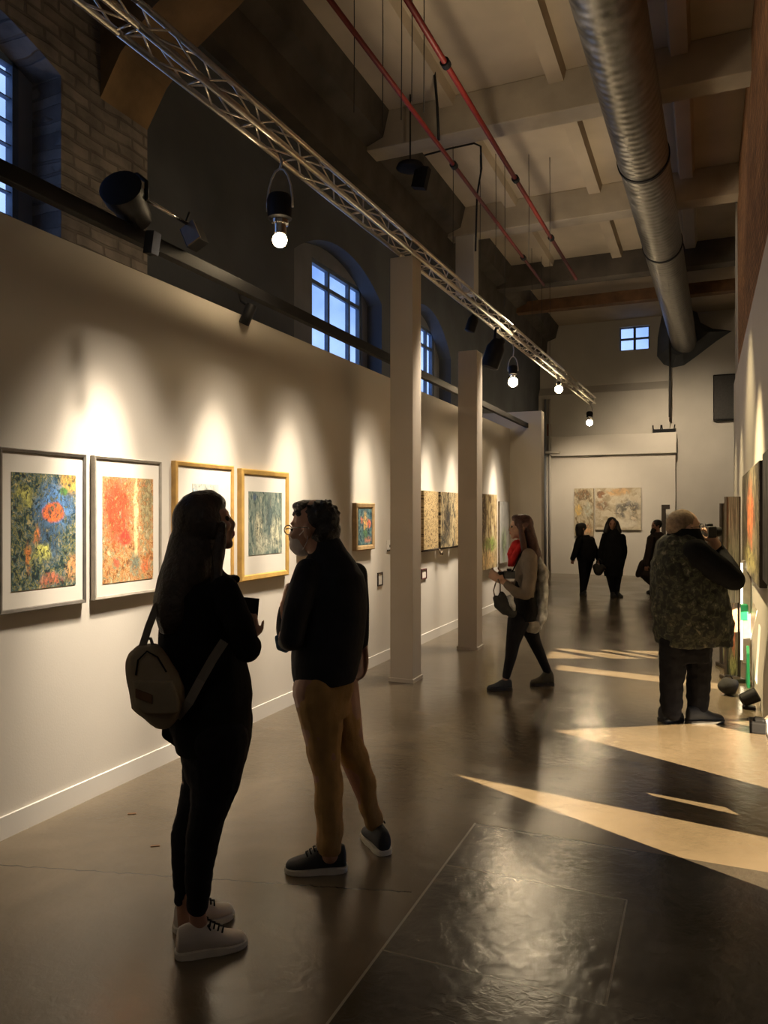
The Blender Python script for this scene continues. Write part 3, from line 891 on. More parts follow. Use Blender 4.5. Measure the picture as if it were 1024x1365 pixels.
A['grey'] = art_mat('grey_green_painting', [(0.32, (0.055, 0.085, 0.085)), (0.44, (0.15, 0.21, 0.185)), (0.52, (0.25, 0.30, 0.255)), (0.60, (0.19, 0.24, 0.21)), (0.70, (0.50, 0.50, 0.38))], 6, [
    (0.28, 0.36, 0.10, 0.32, (0.42, 0.41, 0.30), 0.6, 0.4, 0.6), (0.80, 0.33, 0.14, 0.22, (0.40, 0.40, 0.29), 0.6, 0.45, 0.6), (0.5, 0.18, 0.3, 0.1, (0.35, 0.36, 0.28), 0.6, 0.4, 0.6), (0.60, 0.62, 0.09, 0.32, (0.06, 0.09, 0.09), 0.4, 0.15, 0.7), (0.16, 0.92, 0.05, 0.06, (0.05, 0.09, 0.15), 0.3, 0.06, 0.5)], streak=(2.2, 0.7))
A['teal'] = art_mat('teal_flower_painting', [(0.32, (0.01, 0.03, 0.04)), (0.44, (0.04, 0.11, 0.14)), (0.54, (0.08, 0.19, 0.22)), (0.66, (0.22, 0.28, 0.22))], 7, [
    (0.5, 0.55, 0.13, 0.32, (0.62, 0.36, 0.10), 0.5, 0.25, 0.7), (0.78, 0.58, 0.16, 0.12, (0.66, 0.16, 0.08), 0.4, 0.15, 0.5), (0.25, 0.68, 0.1, 0.09, (0.5, 0.16, 0.08), 0.4, 0.14, 0.5), (0.70, 0.14, 0.24, 0.09, (0.40, 0.16, 0.10), 0.5, 0.12, 0.5), (0.5, 0.3, 0.2, 0.14, (0.05, 0.14, 0.06), 0.5, 0.2, 0.7)])
A['amber'] = art_mat('amber_panel', [(0.35, (0.55, 0.25, 0.05)), (0.5, (0.75, 0.42, 0.12)), (0.65, (0.8, 0.6, 0.3))], 5)
A['script'] = art_mat('script_panel', [(0.36, (0.10, 0.06, 0.025)), (0.44, (0.40, 0.29, 0.14)), (0.52, (0.62, 0.47, 0.25)), (0.62, (0.55, 0.40, 0.20)), (0.72, (0.16, 0.10, 0.04))], 15, streak=(0.9, 1.5), distort=0.8)
A['figures'] = art_mat('figure_panel', [(0.34, (0.02, 0.018, 0.014)), (0.43, (0.14, 0.11, 0.07)), (0.50, (0.62, 0.52, 0.32)), (0.60, (0.48, 0.36, 0.18)), (0.70, (0.10, 0.08, 0.05))], 5, [
    (0.45, 0.45, 0.2, 0.35, (0.025, 0.022, 0.02), 0.5, 0.25, 0.8), (0.2, 0.15, 0.15, 0.12, (0.03, 0.03, 0.025), 0.5, 0.2, 0.8)], streak=(2.4, 0.8))
A['garden'] = art_mat('garden_painting', [(0.33, (0.09, 0.05, 0.02)), (0.45, (0.34, 0.24, 0.11)), (0.55, (0.52, 0.40, 0.20)), (0.68, (0.66, 0.55, 0.33))], 6, [
    (0.55, 0.33, 0.4, 0.08, (0.20, 0.26, 0.05), 0.5, 0.2, 0.7), (0.4, 0.12, 0.5, 0.10, (0.42, 0.28, 0.12), 0.5, 0.2, 0.7), (0.15, 0.7, 0.15, 0.35, (0.06, 0.035, 0.02), 0.5, 0.1, 0.6)], streak=(1.6, 0.8))
A['white'] = art_mat('white_board_art', [(0.35, (0.42, 0.42, 0.40)), (0.6, (0.56, 0.55, 0.52))], 2.5, [(0.4, 0.3, 0.3, 0.25, (0.25, 0.30, 0.18), 0.6, 0.3, 0.8)])
A['collage'] = art_mat('narrow_collage', [(0.33, (0.22, 0.16, 0.09)), (0.45, (0.46, 0.38, 0.25)), (0.55, (0.56, 0.48, 0.34)), (0.68, (0.38, 0.33, 0.23))], 6, [
    (0.45, 0.86, 0.4, 0.11, (0.16, 0.10, 0.05), 0.2, 0.10, 0.9), (0.22, 0.55, 0.16, 0.12, (0.66, 0.46, 0.15), 0.2, 0.04, 0.25), (0.72, 0.55, 0.2, 0.16, (0.42, 0.42, 0.34), 0.4, 0.2, 0.4), (0.7, 0.12, 0.24, 0.14, (0.34, 0.20, 0.10), 0.4, 0.2, 0.7)], distort=0.6)
A['sketch'] = art_mat('wide_collage', [(0.33, (0.36, 0.29, 0.19)), (0.46, (0.52, 0.45, 0.33)), (0.58, (0.60, 0.54, 0.42)), (0.70, (0.54, 0.46, 0.33))], 3.5, [
    (0.12, 0.84, 0.09, 0.09, (0.20, 0.10, 0.05), 0.2, 0.05, 0.5), (0.15, 0.58, 0.14, 0.12, (0.26, 0.17, 0.10), 0.3, 0.08, 0.7), (0.5, 0.90, 0.26, 0.08, (0.50, 0.32, 0.16), 0.5, 0.12, 0.3),
    (0.76, 0.55, 0.2, 0.13, (0.12, 0.11, 0.10), 0.5, 0.35, 0.9), (0.55, 0.46, 0.1, 0.14, (0.13, 0.12, 0.10), 0.5, 0.3, 0.9), (0.86, 0.30, 0.1, 0.1, (0.36, 0.30, 0.22), 0.5, 0.3, 0.7), (0.62, 0.15, 0.3, 0.1, (0.60, 0.55, 0.45), 0.2, 0.03, 0.1)], distort=0.5)
A['bark'] = art_mat('dark_bark_painting', [(0.33, (0.03, 0.025, 0.018)), (0.46, (0.12, 0.10, 0.065)), (0.56, (0.22, 0.18, 0.11)), (0.70, (0.34, 0.29, 0.19))], 6, [
    (0.55, 0.55, 0.18, 0.28, (0.52, 0.14, 0.05), 0.5, 0.2, 0.6), (0.5, 0.15, 0.4, 0.12, (0.30, 0.26, 0.10), 0.5, 0.25, 0.8)], streak=(2.4, 0.7))
A['slate'] = art_mat('slate_painting', [(0.33, (0.05, 0.05, 0.045)), (0.5, (0.15, 0.15, 0.13)), (0.66, (0.26, 0.25, 0.21))], 6, streak=(3.0, 0.5))

M['frame_silver'] = mat('grey_silver_frame', (0.20, 0.185, 0.165), 0.38, 0.5, 0.12, 18)
M['frame_pale'] = mat('pale_silver_frame', (0.46, 0.42, 0.36), 0.4, 0.4, 0.12, 18)
M['frame_oak'] = mat('oak_frame', (0.52, 0.31, 0.09), 0.45, 0, 0.22, 12)
M['frame_gold'] = mat('gilt_frame', (0.60, 0.38, 0.11), 0.4, 0.15, 0.15, 12)
M['frame_tan'] = mat('tan_frame', (0.40, 0.27, 0.13), 0.5, 0, 0.2, 16)
M['frame_dark'] = mat('dark_frame', (0.035, 0.025, 0.018), 0.5, 0, 0.2, 16)
M['mat_board'] = mat('mat_board', (0.74, 0.70, 0.63), 0.85, 0, 0.02, 3)
M['canvas_edge'] = mat('canvas_edge', (0.22, 0.17, 0.11), 0.85, 0, 0.2, 14)

def uvquad(w, h, z, m, name, parent, x0=None, y0=None):
    me = bpy.data.meshes.new(name)
    nx = ny = 1
    me.from_pydata([(x0, y0, z), (x0 + w, y0, z), (x0 + w, y0 + h, z), (x0, y0 + h, z)], [], [(0, 1, 2, 3)])
    uv = me.uv_layers.new(name='UVMap')
    for i, c in enumerate(((0, 0), (1, 0), (1, 1), (0, 1))): uv.data[i].uv = c
    return link(name, me, m, parent)

def slab_uv(w, h, z0, z1, m, name, parent, x0, y0):
    """a thin board with the art on its front face (UV 0..1) and sides"""
    me = bpy.data.meshes.new(name)
    vs = [(x0, y0, z0), (x0 + w, y0, z0), (x0 + w, y0 + h, z0), (x0, y0 + h, z0), (x0, y0, z1), (x0 + w, y0, z1), (x0 + w, y0 + h, z1), (x0, y0 + h, z1)]
    me.from_pydata(vs, [], [(4, 5, 6, 7), (3, 2, 1, 0), (0, 1, 5, 4), (1, 2, 6, 5), (2, 3, 7, 6), (3, 0, 4, 7)])
    uv = me.uv_layers.new(name='UVMap')
    for p in me.polygons:
        for li in p.loop_indices:
            v = me.vertices[me.loops[li].vertex_index].co
            uv.data[li].uv = ((v.x - x0) / w, (v.y - y0) / h)
    return link(name, me, m, parent)

def hang(o, origin, U, N):
    """local x along U, local y up, local z out of the wall along N"""
    U, N = V(U).normalized(), V(N).normalized()
    Z = V((0, 0, 1))
    o.matrix_world = Matrix(((U.x, Z.x, N.x, origin[0]), (U.y, Z.y, N.y, origin[1]), (U.z, Z.z, N.z, origin[2]), (0, 0, 0, 1)))

def framed(name, label, origin, U, N, w, h, fw, depth, fm, art, margins, group=None, board=True):
    """origin is the lower left corner on the wall; margins are the mat widths left, right, bottom, top as fractions"""
    t = tag(empty(name), label, 'picture', group)
    fr = MB()
    prof = [(0, 0), (0, depth), (fw * 0.18, depth + 0.004), (fw * 0.8, depth), (fw, depth - 0.008), (fw, 0)]
    rl = []
    for (cx, cy, sx, sy) in ((0, 0, 1, 1), (w, 0, -1, 1), (w, h, -1, -1), (0, h, 1, -1)):
        rl.append([V((cx + sx * a, cy + sy * a, z)) for a, z in prof])
    vv = [[fr.bm.verts.new(p) for p in ring] for ring in rl]
    n = len(prof)
    for i in range(4):
        a, b = vv[i], vv[(i + 1) % 4]
        for k in range(n): fr.bm.faces.new((a[k], a[(k + 1) % n], b[(k + 1) % n], b[k]))
    fr.build('frame', fm, t)
    iw, ih = w - 2 * fw, h - 2 * fw
    if board:
        MB().box((fw * 0.9, fw * 0.9, 0.002), (w - fw * 0.9, h - fw * 0.9, depth * 0.78)).build('mat_board', M['mat_board'], t)
    l, r_, bo, to = margins
    slab_uv(w * (1 - l - r_), h * (1 - bo - to), depth * 0.3, depth * 0.78 + 0.0025, art, 'artwork', t, w * l, h * bo)
    hang(t, origin, U, N)
    return t

LU, LN = (0, 1, 0), (1, 0, 0)
GL = None
framed('framed_picture', 'grey framed picture of a red round shape on dark blue and green', (LX, 2.63, 1.115), LU, LN, 0.56, 0.825, 0.022, 0.03, M['frame_silver'], A['blue'], (0.13, 0.13, 0.13, 0.145))
framed('framed_picture', 'pale grey framed picture of fiery orange and red paint', (LX, 3.25, 1.12), LU, LN, 0.57, 0.82, 0.02, 0.03, M['frame_pale'], A['orange'], (0.12, 0.13, 0.105, 0.14))
framed('framed_picture', 'oak framed pale sketch, partly behind the woman with the backpack', (LX, 3.95, 1.11), LU, LN, 0.66, 0.845, 0.034, 0.035, M['frame_oak'], A['pale'], (0.28, 0.28, 0.30, 0.17))
framed('framed_picture', 'yellow wood framed picture of grey green streaks, left of the masked man', (LX, 4.70, 1.10), LU, LN, 0.69, 0.845, 0.046, 0.04, M['frame_gold'], A['grey'], (0.15, 0.15, 0.225, 0.20))
framed('framed_picture', 'small amber picture mostly hidden behind the masked man', (LX, 5.58, 1.25), LU, LN, 0.36, 0.40, 0.03, 0.03, M['frame_gold'], A['amber'], (0.2, 0.2, 0.2, 0.2))
framed('framed_picture', 'small tan framed picture of orange flowers on teal, left of the taller pillar', (LX, 6.68, 1.235), LU, LN, 0.45, 0.475, 0.05, 0.045, M['frame_tan'], A['teal'], (0.14, 0.14, 0.115, 0.115), board=False)

def panel(name, label, origin, U, N, w, h, depth, art, edge, cat='picture', parent=None, lean=0.0):
    t = tag(empty(name), label, cat)
    slab_uv(w - 0.006, h - 0.006, depth, depth + 0.004, art, 'artwork', t, 0.003, 0.003)
    MB().box((0, 0, 0), (w, h, depth), 0.003).build('stretcher', edge, t)
    hang(t, origin, U, N)
    return t
# book-like triptych between the pillars
t = tag(empty('triptych'), 'open golden triptych of script and dark figures between the two pillars', 'picture')
for x, w_, art, nm, yaw in ((0.0, 0.62, A['script'], 'script_leaf', 5), (0.64, 0.56, A['figures'], 'figure_leaf', -4), (1.22, 0.55, A['script'], 'side_leaf', 5)):
    s = slab_uv(w_, 0.72, 0.0, 0.045, art, nm, t, 0, 0)
    s.location = (x, 0, 0.03); s.rotation_euler = (0, R(yaw * 0.5), 0)
MB().tube([(0.0, -0.015, 0.05), (1.78, -0.015, 0.05)], 0.012, 8).build('hanging_rod', M['frame_dark'], t)
MB().tube([(0.62, -0.02, 0.06), (0.64, -0.08, 0.075), (0.69, -0.05, 0.07), (0.72, -0.09, 0.07)], 0.012, 8).build('cord_knot', M['canvas_edge'], t, True)
hang(t, (LX, 8.52, 1.16), LU, LN)
panel('tall_picture', 'tall brown and green painting with a dark edge right of the shorter pillar', (LX, 11.1, 0.72), LU, LN, 0.95, 1.18, 0.06, A['garden'], M['frame_dark'])
panel('board_picture', 'pale board beyond the tall brown painting, behind the walking woman', (LX, 12.35, 0.75), LU, LN, 0.62, 1.05, 0.03, A['white'], M['canvas_edge'])

# small labels and fittings on the wall
def label_card(px, py, w, h, label, fm=None):
    c = on_x(px, py, LX + 0.004)
    t = tag(empty('wall_label'), label, 'label', None)
    MB().box((-w / 2, -h / 2, 0), (w / 2, h / 2, 0.006)).build('card', M['mat_board'], t)
    if fm is not None:
        e = 0.014
        f = MB()
        f.box((-w / 2 - e, -h / 2 - e, 0), (-w / 2, h / 2 + e, 0.014)).box((w / 2, -h / 2 - e, 0), (w / 2 + e, h / 2 + e, 0.014))
        f.box((-w / 2, -h / 2 - e, 0), (w / 2, -h / 2, 0.014)).box((-w / 2, h / 2, 0), (w / 2, h / 2 + e, 0.014))
        f.build('card_frame', fm, t)
    hang(t, (LX, c.y, c.z), LU, LN)
    return t
t = label_card(519, 727, 0.13, 0.11, 'small white card with a dark foot, at the edge of the taller pillar')
MB().box((-0.065, -0.062, 0.004), (0.065, -0.045, 0.014)).build('card_foot', M['frame_dark'], t)
MB().box((0.0, -0.02, 0.005), (0.05, 0.005, 0.008)).build('print_mark', M['frame_dark'], t)
label_card(506.5, 772, 0.10, 0.115, 'small framed white card under the teal flower picture', M['frame_dark'])
label_card(565, 765, 0.15, 0.10, 'dark red framed card low on the wall right of the taller pillar', mat('dark_red_frame', (0.10, 0.03, 0.03), 0.6))

# far wall pictures
FY = BY - 0.3
def far_canvas(px0, px1, py0, py1, art, label):
    a = on_y(px0, py1, FY); b = on_y(px1, py0, FY)
    return panel('canvas_picture', label, (a.x, FY, a.z), (1, 0, 0), (0, -1, 0), b.x - a.x, b.z - a.z, 0.05, art, M['canvas_edge'])
far_canvas(766, 792, 651, 714, A['collage'], 'narrow yellow and brown collage canvas on the far wall')
far_canvas(794, 855, 650, 706, A['sketch'], 'wide pale collage canvas with dark scribbles on the far wall')
c = on_y(887, 712, BY - 0.9)
c = V((on_y(885, 690, BY - 0.6).x, BY - 0.6, 0))
t = tag(empty('wooden_post', c), 'dark wooden post with a bent top in front of the far wall', 'post')
MB().box((-0.05, -0.05, 0), (0.05, 0.05, 1.70), 0.006).build('upright', M['frame_dark'], t)
MB().box((-0.05, -0.06, 1.69), (0.14, 0.06, 1.80), 0.006).build('cap_block', M['frame_dark'], t)

# ================================================================ RIGHT HAND PARTITION
RU, RN = (0, -1, 0), (-1, 0, 0)
def right_panel(name, label, px0, px1, z0, z1, art, edge, depth, off=0.0):
    y0 = on_x(px0, 700, RX - depth).y
    y1 = on_x(px1, 700, RX - depth).y
    return panel(name, label, (RX - off, y0, z0), RU, RN, y0 - y1, z1 - z0, depth, art, edge)
right_panel('canvas_picture', 'dark canvas with a red streak on the right partition', 990, 1013, 1.06, 2.0, A['bark'], M['frame_dark'], 0.05)
right_panel('canvas_picture', 'grey canvas cut off by the right edge of the view', 1017.5, 1040, 1.15, 2.02, A['slate'], M['frame_dark'], 0.05)
# tall standing display screens at the foot of the partition
def screen(label, px0, px1, ytop, Y, m):
    b = on_y((px0 + px1) / 2, 700, Y)
    d = b.x * -SA + b.y * CA
    top = EYE + (682.5 - ytop) / 1000 * d
    w = (px1 - px0) / 1000 * d
    t = tag(empty('display_screen', (b.x, Y, 0), YAW), label, 'screen')
    slab_uv(w, top - 0.75, -0.02, 0.02, m, 'screen_panel', t, -w / 2, 0.75).rotation_euler = (R(90), 0, 0)
    slab_uv(w * 0.86, 0.72, -0.012, 0.012, A['bark'], 'lower_sheet', t, -w * 0.43, 0.05).rotation_euler = (R(90), 0, 0)
    MB().box((-w / 2 - 0.015, -0.025, 0.03), (-w / 2, 0.025, top), 0.003).build('edge_post', M['frame_dark'], t)
    MB().box((w / 2, -0.025, 0.03), (w / 2 + 0.015, 0.025, top), 0.003).build('edge_post', M['frame_dark'], t)
    MB().box((-w / 2 - 0.02, -0.12, 0), (w / 2 + 0.02, 0.12, 0.04), 0.008).build('base', M['frame_dark'], t)
    return t
screen('grey upright display screen just past the photographing man', 969, 984, 662, 7.95, A['slate'])
screen('narrower grey display screen behind the first one', 962.5, 970, 671, 8.6, A['bark'])
# green tape and a glowing strip added in place of the sunlit gap
y = on_x(992, 800, RX - 0.05).y
t = tag(empty('sunlit_strip', (RX - 0.055, y - 0.3, 0.12)), 'upright glowing strip standing for a sunlit gap at the foot of the right partition', 'lamp')
MB().box((-0.02, -0.04, 0), (0.05, 0.04, 1.02), 0.004).build('backing', M['frame_pale'], t)
MB().tube([(-0.035, 0, 0.03), (-0.035, 0, 0.99)], 0.02, 10).build('glow_tube', mat('sunlit_strip_glow', (1, 0.96, 0.8), 0.4, emit=(1.0, 0.86, 0.58), stren=9.0), t, True)
gm = mat('green_tape', (0.01, 0.32, 0.12), 0.5, 0, 0.1, 9)
o = MB().box((-0.085, -0.1, -0.08), (0.03, 0.1, 0.08), 0.01).build('green_tape', gm)
o.location = (RX - 0.06, y - 0.3, 0.63); tag(o, 'band of green tape wrapped round the glowing strip', 'tape')
o = MB().prism([(-0.16, 0.0), (0.12, 0.0), (0.02, 0.36), (-0.06, 0.30)], 'X', -0.012, 0.012).build('green_sheet', gm)
o.location = (RX - 0.05, y - 0.75, 0.0); tag(o, 'pointed green sheet leaning at the foot of the glowing strip', 'sheet')

M['bag_cloth'] = mat('dark_bag_cloth', (0.02, 0.019, 0.018), 0.85, 0, 0.2, 14, 0.3, 40)
def lumpy(mb, amp, sc):
    for v in mb.bm.verts:
        v.co += v.co.normalized() * (noise.noise(v.co * sc) * amp)
    return mb
c = on_z(971, 926, 0)
t = tag(empty('duffel_bag', c), 'dark slumped bag on the floor under the grey display screens', 'bag')
lumpy(MB().ball((0, 0, 0.075), (0.085, 0.09, 0.075), 20), 0.025, 12).build('bag_body', M['bag_cloth'], t, True)
MB().tube([(-0.04, 0, 0.13), (-0.02, 0, 0.17), (0.02, 0, 0.17), (0.04, 0, 0.13)], 0.006, 8).build('handle', M['bag_cloth'], t, True)
c = on_z(1004, 945, 0); c.x -= 0.03
t = tag(empty('floor_spot', c), 'small black floor spotlight at the foot of the right partition', 'spotlight')
autosmooth(MB().lathe([(0.03, -0.07), (0.055, -0.05), (0.06, 0.07), (0.05, 0.075)], 18, Matrix.Translation((0, 0, 0.09)) @ Matrix.Rotation(R(60), 4, 'Y')).build('lamp_housing', M['black_metal'], t))
MB().box((-0.05, -0.04, 0), (0.05, 0.04, 0.02), 0.004).build('base', M['black_metal'], t)
c = on_z(1019, 976, 0); c.x = RX - 0.055
t = tag(empty('cable_box', c), 'black cable box on the floor at the right edge', 'box')
MB().box((-0.06, -0.08, 0), (0.05, 0.08, 0.085), 0.012).build('case', M['black_plastic'], t)
MB().box((-0.03, -0.05, 0.08), (0.03, 0.05, 0.1), 0.006).build('socket_plate', M['black_metal'], t)
# two bits of litter on the floor by the skirting
for px, py, lb in ((207, 1128, 'dark scrap on the floor left of the woman with the backpack'), (176, 1085, 'smaller scrap on the floor near the skirting')):
    c = on_z(px, py, 0)
    o = MB().box((-0.022, -0.008, 0), (0.022, 0.008, 0.004), 0.001).build('floor_scrap', M['timber']); o.location = c; o.rotation_euler = (0, 0, 0.6)
    tag(o, lb, 'scrap')

# ================================================================ PEOPLE
M['skin'] = mat('skin', (0.50, 0.30, 0.21), 0.5, 0, 0.08, 20)
M['skin_dark'] = mat('skin_tanned', (0.36, 0.19, 0.13), 0.5, 0, 0.08, 20)
M['lips'] = mat('lip_skin', (0.42, 0.14, 0.12), 0.45)
M['eye'] = mat('dark_eye', (0.03, 0.02, 0.015), 0.2)
M['hair_dark'] = mat('dark_brown_hair', (0.030, 0.018, 0.012), 0.42, 0, 0.4, 40, 0.6, 90)
M['hair_black'] = mat('black_hair', (0.012, 0.010, 0.009), 0.4, 0, 0.4, 40, 0.6, 90)
M['hair_auburn'] = mat('auburn_hair', (0.060, 0.020, 0.014), 0.42, 0, 0.4, 40, 0.6, 90)
M['hair_grey'] = mat('short_sandy_hair', (0.27, 0.19, 0.12), 0.6, 0, 0.3, 40, 0.4, 120)
M['black_cloth'] = mat('black_cloth', (0.010, 0.010, 0.011), 0.85, 0, 0.25, 8, 0.25, 50, spec=0.12)
M['black_denim'] = mat('black_denim', (0.013, 0.013, 0.016), 0.8, 0, 0.2, 12, 0.2, 120, spec=0.12)
M['navy_cloth'] = mat('navy_jacket_cloth', (0.022, 0.023, 0.028), 0.75, 0, 0.25, 8, 0.25, 50, spec=0.12)
M['khaki'] = mat('tan_corduroy', (0.36, 0.215, 0.080), 0.8, 0, 0.22, 9, 0.25, 60)
M['white_shoe'] = mat('white_shoe_leather', (0.60, 0.54, 0.48), 0.6, 0, 0.08, 15)
M['dark_shoe'] = mat('dark_shoe_suede', (0.022, 0.025, 0.030), 0.7, 0, 0.2, 15)
M['white_sole'] = mat('pale_sole_rubber', (0.62, 0.58, 0.50), 0.6)
M['black_sole'] = mat('black_sole_rubber', (0.015, 0.014, 0.013), 0.6)
M['olive_boot'] = mat('olive_boot_suede', (0.055, 0.050, 0.032), 0.8, 0, 0.15, 12)
M['canvas_bag'] = mat('olive_canvas', (0.30, 0.245, 0.165), 0.85, 0, 0.12, 10, 0.2, 120)
M['strap'] = mat('grey_strap', (0.20, 0.18, 0.155), 0.8)
M['mask'] = mat('face_mask_cloth', (0.62, 0.55, 0.53), 0.85, 0, 0.05, 20, 0.1, 100)
M['red_scarf'] = mat('red_scarf_cloth', (0.52, 0.012, 0.014), 0.8, 0, 0.2, 12, 0.3, 50)
M['grey_jacket'] = mat('grey_wool_jacket', (0.20, 0.165, 0.13), 0.85, 0, 0.15, 12, 0.3, 60)
M['silver_cloth'] = mat('silver_grey_cloth', (0.46, 0.47, 0.47), 0.4, 0.2, 0.55, 16, 0.6, 30)
M['white_lining'] = mat('white_lining', (0.55, 0.52, 0.46), 0.8)
M['blue_cuff'] = mat('blue_check_cuff', (0.06, 0.12, 0.20), 0.8, 0, 0.5, 40)
M['glasses'] = mat('spectacle_frame', (0.05, 0.04, 0.035), 0.3, 0.3)
M['glasses_silver'] = mat('silver_spectacle_frame', (0.6, 0.57, 0.52), 0.25, 0.9)
M['camera_body'] = mat('camera_plastic', (0.03, 0.03, 0.03), 0.5)
M['dark_coat'] = mat('dark_brown_coat', (0.030, 0.018, 0.015), 0.85, 0, 0.2, 8, 0.2, 40)

def camo_mat():
    m, nt, b = new_mat('camouflage_cloth')
    f = noise_tex(nt, 24, 5, 0.8)
    L(nt, ramp(nt, f, [(0.40, (0.012, 0.013, 0.010)), (0.50, (0.022, 0.024, 0.015)), (0.56, (0.075, 0.076, 0.044)), (0.61, (0.026, 0.028, 0.018)), (0.68, (0.17, 0.16, 0.11))]), b.inputs['Base Color'])
    b.inputs['Roughness'].default_value = 0.8
    return m
M['camo'] = camo_mat()

class Blob:
    """closed solids fused into one continuous skin by a voxel remesh"""
    def __init__(self): self.mb = MB()
    def limb(self, pts, seg=14):
        """pts: (point, radius) pairs joined by tapered round sections"""
        for (p, r) in pts: self.mb.ball(p, r, seg)
        for (p, r), (q, s) in zip(pts, pts[1:]):
            if (V(q) - V(p)).length > 1e-4: self.mb.tube([p, V(p).lerp(V(q), 0.5), q], [r, (r + s) / 2, s], seg)
        return self
    def ell(self, c, r, rot=None):
        mt = Matrix.Translation(V(c)) @ (rot.to_4x4() if rot is not None else Matrix()) @ Matrix.Diagonal((*r, 1))
        bmesh.ops.create_uvsphere(self.mb.bm, u_segments=20, v_segments=14, radius=1, matrix=mt)
        return self
    def loft(self, secs, seg=28, power=2.3):
        """secs: (centre, half width along x, half depth along y, turn) horizontal sections from bottom to top"""
        rl = []
        for (c, a, b, t) in secs:
            c = V(c); ring = []
            for k in range(seg):
                w = 2 * math.pi * k / seg
                cx, sy = math.cos(w), math.sin(w)
                x = a * math.copysign(abs(cx) ** (2 / power), cx)
                y = b * math.copysign(abs(sy) ** (2 / power), sy)
                ring.append(c + V((x * math.cos(t) - y * math.sin(t), x * math.sin(t) + y * math.cos(t), 0)))
            rl.append(ring)
        self.mb.rings(rl)
        return self
    def build(self, name, m, parent=None, voxel=0.008, smooth=4, wrinkle=0.0, wscale=7.0, stretch=(1, 1, 1)):
        bmesh.ops.recalc_face_normals(self.mb.bm, faces=self.mb.bm.faces)
        me = bpy.data.meshes.new('tmp')
        self.mb.bm.to_mesh(me); self.mb.bm.free()
        o = bpy.data.objects.new('tmp', me)
        C.objects.link(o)
        md = o.modifiers.new('r', 'REMESH'); md.mode = 'VOXEL'; md.voxel_size = voxel; md.adaptivity = 0.0
        if smooth:
            sm = o.modifiers.new('s', 'SMOOTH'); sm.factor = 0.5; sm.iterations = smooth
        dg = bpy.context.evaluated_depsgraph_get()
        dg.update()
        me2 = bpy.data.meshes.new_from_object(o.evaluated_get(dg))
        bpy.data.objects.remove(o); bpy.data.meshes.remove(me)
        me2.name = name
        if wrinkle:
            nn = [v.normal.copy() for v in me2.vertices]
            s = V(stretch)
            for v, n in zip(me2.vertices, nn):
                p = V((v.co.x * s.x, v.co.y * s.y, v.co.z * s.z)) * wscale
                v.co += n * wrinkle * (noise.noise(p) + 0.5 * noise.noise(p * 2.3 + V((3, 1, 7))))
        me2.materials.clear()
        return link(name, me2, m, parent, True)

class Fig:
    """a person standing at a floor pixel; local x is across the view, y away from it, z up"""
    def __init__(self, px, fy):
        self.px, self.fy = px, fy
        self.d = EYE * 1000 / (fy - 682.5)
        self.o = on_z(px, fy, 0)
        self.s = self.d / 1000
    def q(self, px, py, v=0.0):
        D = self.d + v
        return V(((px - 512) / 1000 * D - (self.px - 512) / 1000 * self.d, v, EYE + (682.5 - py) / 1000 * D))
    def place(self, o):
        o.location = self.o
        o.rotation_euler = (0, 0, YAW)
        return o
    def sec(self, py, x0, x1, depth, v=0.0, t=0.0):
        a, b = self.q(x0, py, v), self.q(x1, py, v)
        return ((a + b) / 2, (b.x - a.x) / 2, depth, t)
    def lm(self, *pts):
        """(px, py, v, radius in px) joints"""
        return [(self.q(x, y, v), r * self.s) for (x, y, v, r) in pts]

def head_frame(base, yaw, pitch=0.0, k=1.0, roll=0.0):
    """base: point under the chin line at the neck axis; yaw measured from local +x; returns f(x,y,z)->local point and rotation"""
    rot = Matrix.Rotation(yaw, 3, 'Z') @ Matrix.Rotation(-pitch, 3, 'Y') @ Matrix.Rotation(roll, 3, 'X')
    return (lambda x, y, z: V(base) + rot @ (V((x, y, z)) * k)), rot

def add_head(B, H, rot, k=1.0, female=False):
    j = 0.92 if female else 1.0
    e = lambda c, r: B.ell(H(*c), tuple(x * k for x in r), rot)
    e((-0.014, 0, 0.138), (0.098, 0.076, 0.090))
    e((0.020, 0, 0.105), (0.068, 0.064, 0.080))
    e((0.026, 0, 0.058), (0.056 * j, 0.054 * j, 0.048))
    e((0.066 * j, 0, 0.022), (0.022, 0.026, 0.020))
    e((0.070, 0, 0.136), (0.022, 0.050, 0.013))
    e((0.062, 0.036, 0.088), (0.026, 0.022, 0.018)); e((0.062, -0.036, 0.088), (0.026, 0.022, 0.018))
    n_ = -0.009 if female else 0.0
    B.limb([(H(0.086 + n_ * 0.4, 0, 0.124), 0.0095 * k), (H(0.102 + n_, 0, 0.095), 0.0108 * k), (H(0.106 + n_, 0, 0.085), 0.0112 * k)])
    B.limb([(H(0.092, 0.013, 0.080), 0.009 * k), (H(0.092, -0.013, 0.080), 0.009 * k)])
    e((0.082, 0, 0.060), (0.014, 0.025, 0.0085)); e((0.080, 0, 0.046), (0.013, 0.021, 0.0085))
    for s in (-1, 1):
        e((-0.012, s * 0.076, 0.100), (0.020, 0.010, 0.033))
        e((-0.018, s * 0.083, 0.106), (0.014, 0.007, 0.022))

def face_parts(H, rot, k, parent, lips=True):
    for s in (-1, 1):
        b = MB(); b.ball((0, 0, 0), 0.0105 * k, 12)
        o = b.build('eye', M['eye'], parent, True); o.location = H(0.077, s * 0.031, 0.113)
    if lips:
        b = Blob()
        b.ell(H(0.086, 0, 0.059), (0.012 * k, 0.021 * k, 0.0055 * k), rot).ell(H(0.085, 0, 0.049), (0.011 * k, 0.018 * k, 0.0065 * k), rot)
        b.build('lips', M['lips'], parent, 0.004 * k, 1)

